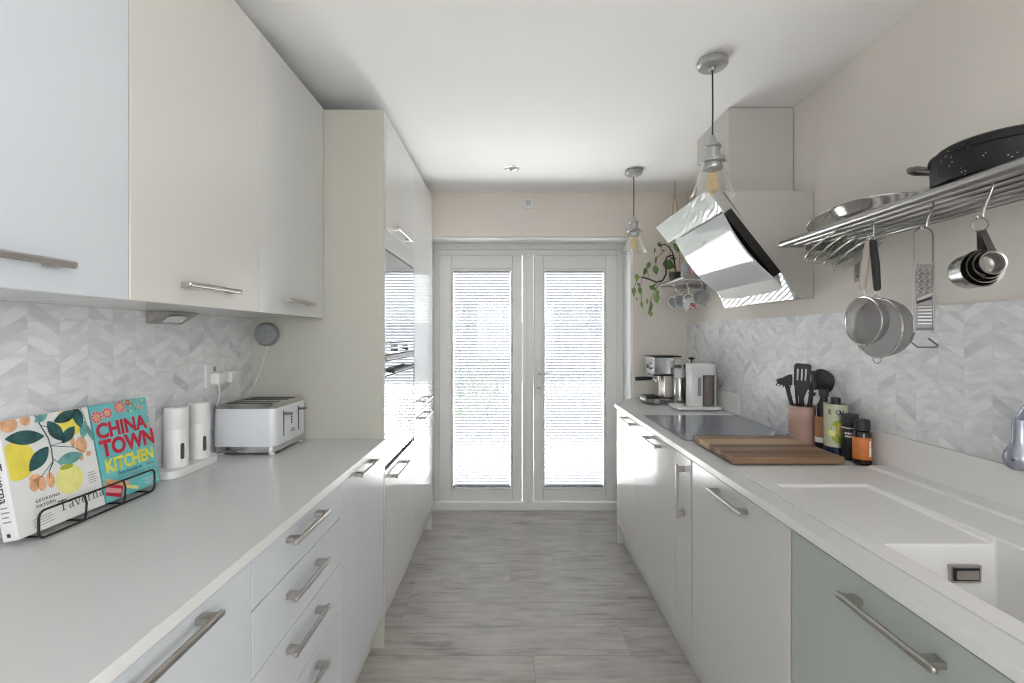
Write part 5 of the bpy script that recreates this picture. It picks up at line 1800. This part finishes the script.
# cord hanging from the ceiling over the plant
hg = MB()
kx_ = P(675, 200, 3.04).x
hg.tube([(kx_, 3.04, CZ - .005), (kx_, 3.04, 2.29), (kx_ - .012, 3.04, 2.22), (kx_ - .022, 3.042, 2.05), (1.05, 3.03, 1.80), (1.05, 3.02, ST + .064)], .0035, rope_m, 6)
hg.tube([(kx_, 3.04, 2.29), (kx_ + .012, 3.04, 2.22), (kx_ + .022, 3.042, 2.05), (1.12, 3.03, 1.80), (1.12, 3.02, ST + .064)], .0035, rope_m, 6)
hg.tube(arc((1.085, 3.005, ST + .066), .045, 0, 2 * PI * 23 / 24, 23, (1, 0, 0), (0, 1, 0)), .0030, rope_m, 6, True)
tag(hg.build('plant_hanger', None), 'tan cord hanger running from the ceiling down to the plant pot', 'plant hanger')

cj = thing('ceramic_jar', 'blue-white patterned ceramic jar beside the plant pot', 'jar', (1.115, 2.905, ST))
MB().lathe([(0, 0), (.030, 0), (.034, .006), (.034, .080), (.030, .090), (.028, .098), (.030, .102), (.026, .102), (.025, .09), (0, .088)], blue_pat, T(1.115, 2.905, ST), 32).build('body', cj)
pj = thing('pink_mug', 'pale pink mug on the mug shelf beside the patterned jar', 'mug', (1.14, 2.80, ST))
MB().lathe([(0, 0), (.032, 0), (.036, .008), (.037, .075), (.034, .075), (.033, .01), (0, .006)], mat('pale_pink_glaze', (.60, .40, .38), .35), T(1.14, 2.80, ST), 32).build('cup', pj)
MB().tube(arc((1.105, 2.80, ST + .04), .020, PI / 2, 3 * PI / 2, 10, (1, 0, 0), (0, 0, 1)), .004, MATS['pale_pink_glaze'], 8).build('handle', pj)

def hanging_mug(c, tilt_ax, r, hgt, m, lab, pattern=False):
    """mug hung by its handle; c = centre of the body"""
    root = thing('hanging_mug', lab, 'mug', tuple(c), 'mugs hanging under the mug shelf')
    ax_ = Vector(tilt_ax).normalized()
    up_ = Vector((0, 0, 1))
    xd = (up_ - ax_ * up_.dot(ax_)).normalized()
    M = axis_m(Vector(c) - ax_ * hgt / 2, ax_, xd)
    mb = MB()
    mb.lathe([(0, 0), (r * .80, 0), (r * .95, .005), (r, .016), (r, hgt), (r - .003, hgt), (r - .0035, .014), (r * .8, .006), (0, .005)], m, M, 36)
    bo_ = mb.build('body', root)
    MB().tube([M @ Vector((r + .024 * math.sin(t) - .001, 0, hgt / 2 + .027 * math.cos(t))) for t in [PI * k / 12 for k in range(13)]], .0042, m, 8).build('handle', root)
    if pattern:
        pb = MB()
        rr = random.Random(2)
        for k in range(26):
            a = rr.uniform(1.6, 4.6)
            z = rr.uniform(.012, hgt - .012)
            rad = rr.uniform(.004, .008)
            mcol = rr.choice((pinkk, pinkk, peach, red_ink, blk_ink))
            pts = [M @ Vector(((r + .0006) * math.cos(a + rad / r * math.cos(t)), (r + .0006) * math.sin(a + rad / r * math.cos(t)), z + rad * math.sin(t))) for t in [2 * PI * j / 8 for j in range(8)]]
            pb.flat(pts, mcol)
        pb.build('pattern', bo_, 'pink and dark speckled pattern', 0, False)
    hk = MB()
    p0 = M @ Vector((r + .018, 0, hgt / 2))
    zr = SZ - .0045
    return root, p0
mugs = []
for (px, py, y, ta, r, hg_, m, lab, pat) in ((677.0, 301.5, 3.04, (-.85, -.35, -.25), .040, .075, mug_grey, 'grey-white mug hanging farthest along, next to the trailing leaves', False),
                                           (683.5, 300.0, 2.95, (-.75, -.45, -.2), .043, .080, mug_grey, 'grey-white mug hanging second from the doors', False),
                                           (690.5, 303.5, 2.86, (-.9, .1, -.3), .038, .070, wht_pl, 'white mug with pink pattern hanging under the mug shelf', True),
                                           (702.0, 297.5, 2.76, (-.55, -.80, -.1), .044, .080, mug_grey, 'large grey-white mug hanging nearest the extractor hood', False)):
    root, p0 = hanging_mug(P(px, py, y), ta, r, hg_, m, lab, pat)
    hk = MB()
    hk.tube([p0 + Vector((-.007, 0, .004)), p0 + Vector((0, 0, -.003)), p0 + Vector((.007, 0, .006)), Vector((p0.x + .004, y, (p0.z + SZ) / 2)), Vector((p0.x - .006, y, SZ - .004))] +
            [Vector(q_) for q_ in arc((p0.x + .006, y, SZ + .002), .012, PI, 0, 8, (1, 0, 0), (0, 0, 1))], .0019, chrome, 7)
    tag(hk.build('mug_hook', None), 'steel hook holding the ' + lab.replace(' hanging', ' that hangs'), 'hook', 'hooks on the mug shelf')

# ------------------------------------------------------------------ light
wd = bpy.data.worlds.new('sky')
SC.world = wd
wd.use_nodes = True
bg = wd.node_tree.nodes['Background']
bg.inputs['Color'].default_value = (0.94, 0.975, 1.0, 1)
bg.inputs['Strength'].default_value = 4.5


def area(name, loc, rot, sx, sy, power, col=(1, 1, 1), portal=False):
    d = bpy.data.lights.new(name, 'AREA')
    d.shape = 'RECTANGLE'
    d.size, d.size_y = sx, sy
    d.energy = power
    d.color = col
    o = bpy.data.objects.new(name, d)
    COL.objects.link(o)
    o.location = loc
    o.rotation_euler = rot
    if portal:
        d.cycles.is_portal = True
    return o


# sky light coming in through the rear window and the glazed doors
area('side_window_daylight', (2.70, (EY0 + EY1) / 2, 1.5), (0, PI / 2, 0), 1.25, 1.35, 44, (0.88, 0.96, 1.0))
area('side_window_portal', (2.64, (EY0 + EY1) / 2, 1.5), (0, PI / 2, 0), 1.3, 1.4, 1, (1, 1, 1), True)
area('rear_window_portal', ((WX0 + WX1) / 2, YR - .16, 1.475), (PI / 2, 0, 0), 1.7, 1.25, 1, (1, 1, 1), True)
# added lamp standing in for sunlit paving, throwing light up through the slats
pl_ = area('added_paving_bounce', (.13, 4.75, 0.02), (0, 0, 0), 3.8, 2.3, 235, (1.0, 0.99, 0.97))
pl_.rotation_euler = Vector((0, -.62, .78)).to_track_quat('-Z', 'Y').to_euler()
area('door_daylight', (.13, YD + .14, 1.0), (-PI / 2, 0, 0), 1.3, 1.8, 1, (1, 1, 1), True)
sd = bpy.data.lights.new('sun', 'SUN')
sd.energy = 9.0
sd.angle = math.radians(2)
sd.color = (1.0, 0.98, 0.95)
sun = bpy.data.objects.new('sun', sd)
COL.objects.link(sun)
sun.rotation_euler = Vector((-.55, .30, -.78)).to_track_quat('-Z', 'Y').to_euler()
SC.cycles.filter_width = 1.15
SC.cycles.max_bounces = 10
SC.cycles.diffuse_bounces = 6
SC.cycles.glossy_bounces = 5
SC.cycles.transparent_max_bounces = 24
SC.cycles.sample_clamp_indirect = 6
SC.cycles.caustics_reflective = False
SC.cycles.caustics_refractive = False
SC.view_settings.view_transform = 'Standard'
SC.view_settings.look = 'None'
SC.view_settings.gamma = 1.0
SC.view_settings.exposure = 0.62
SC.view_settings.use_curve_mapping = False
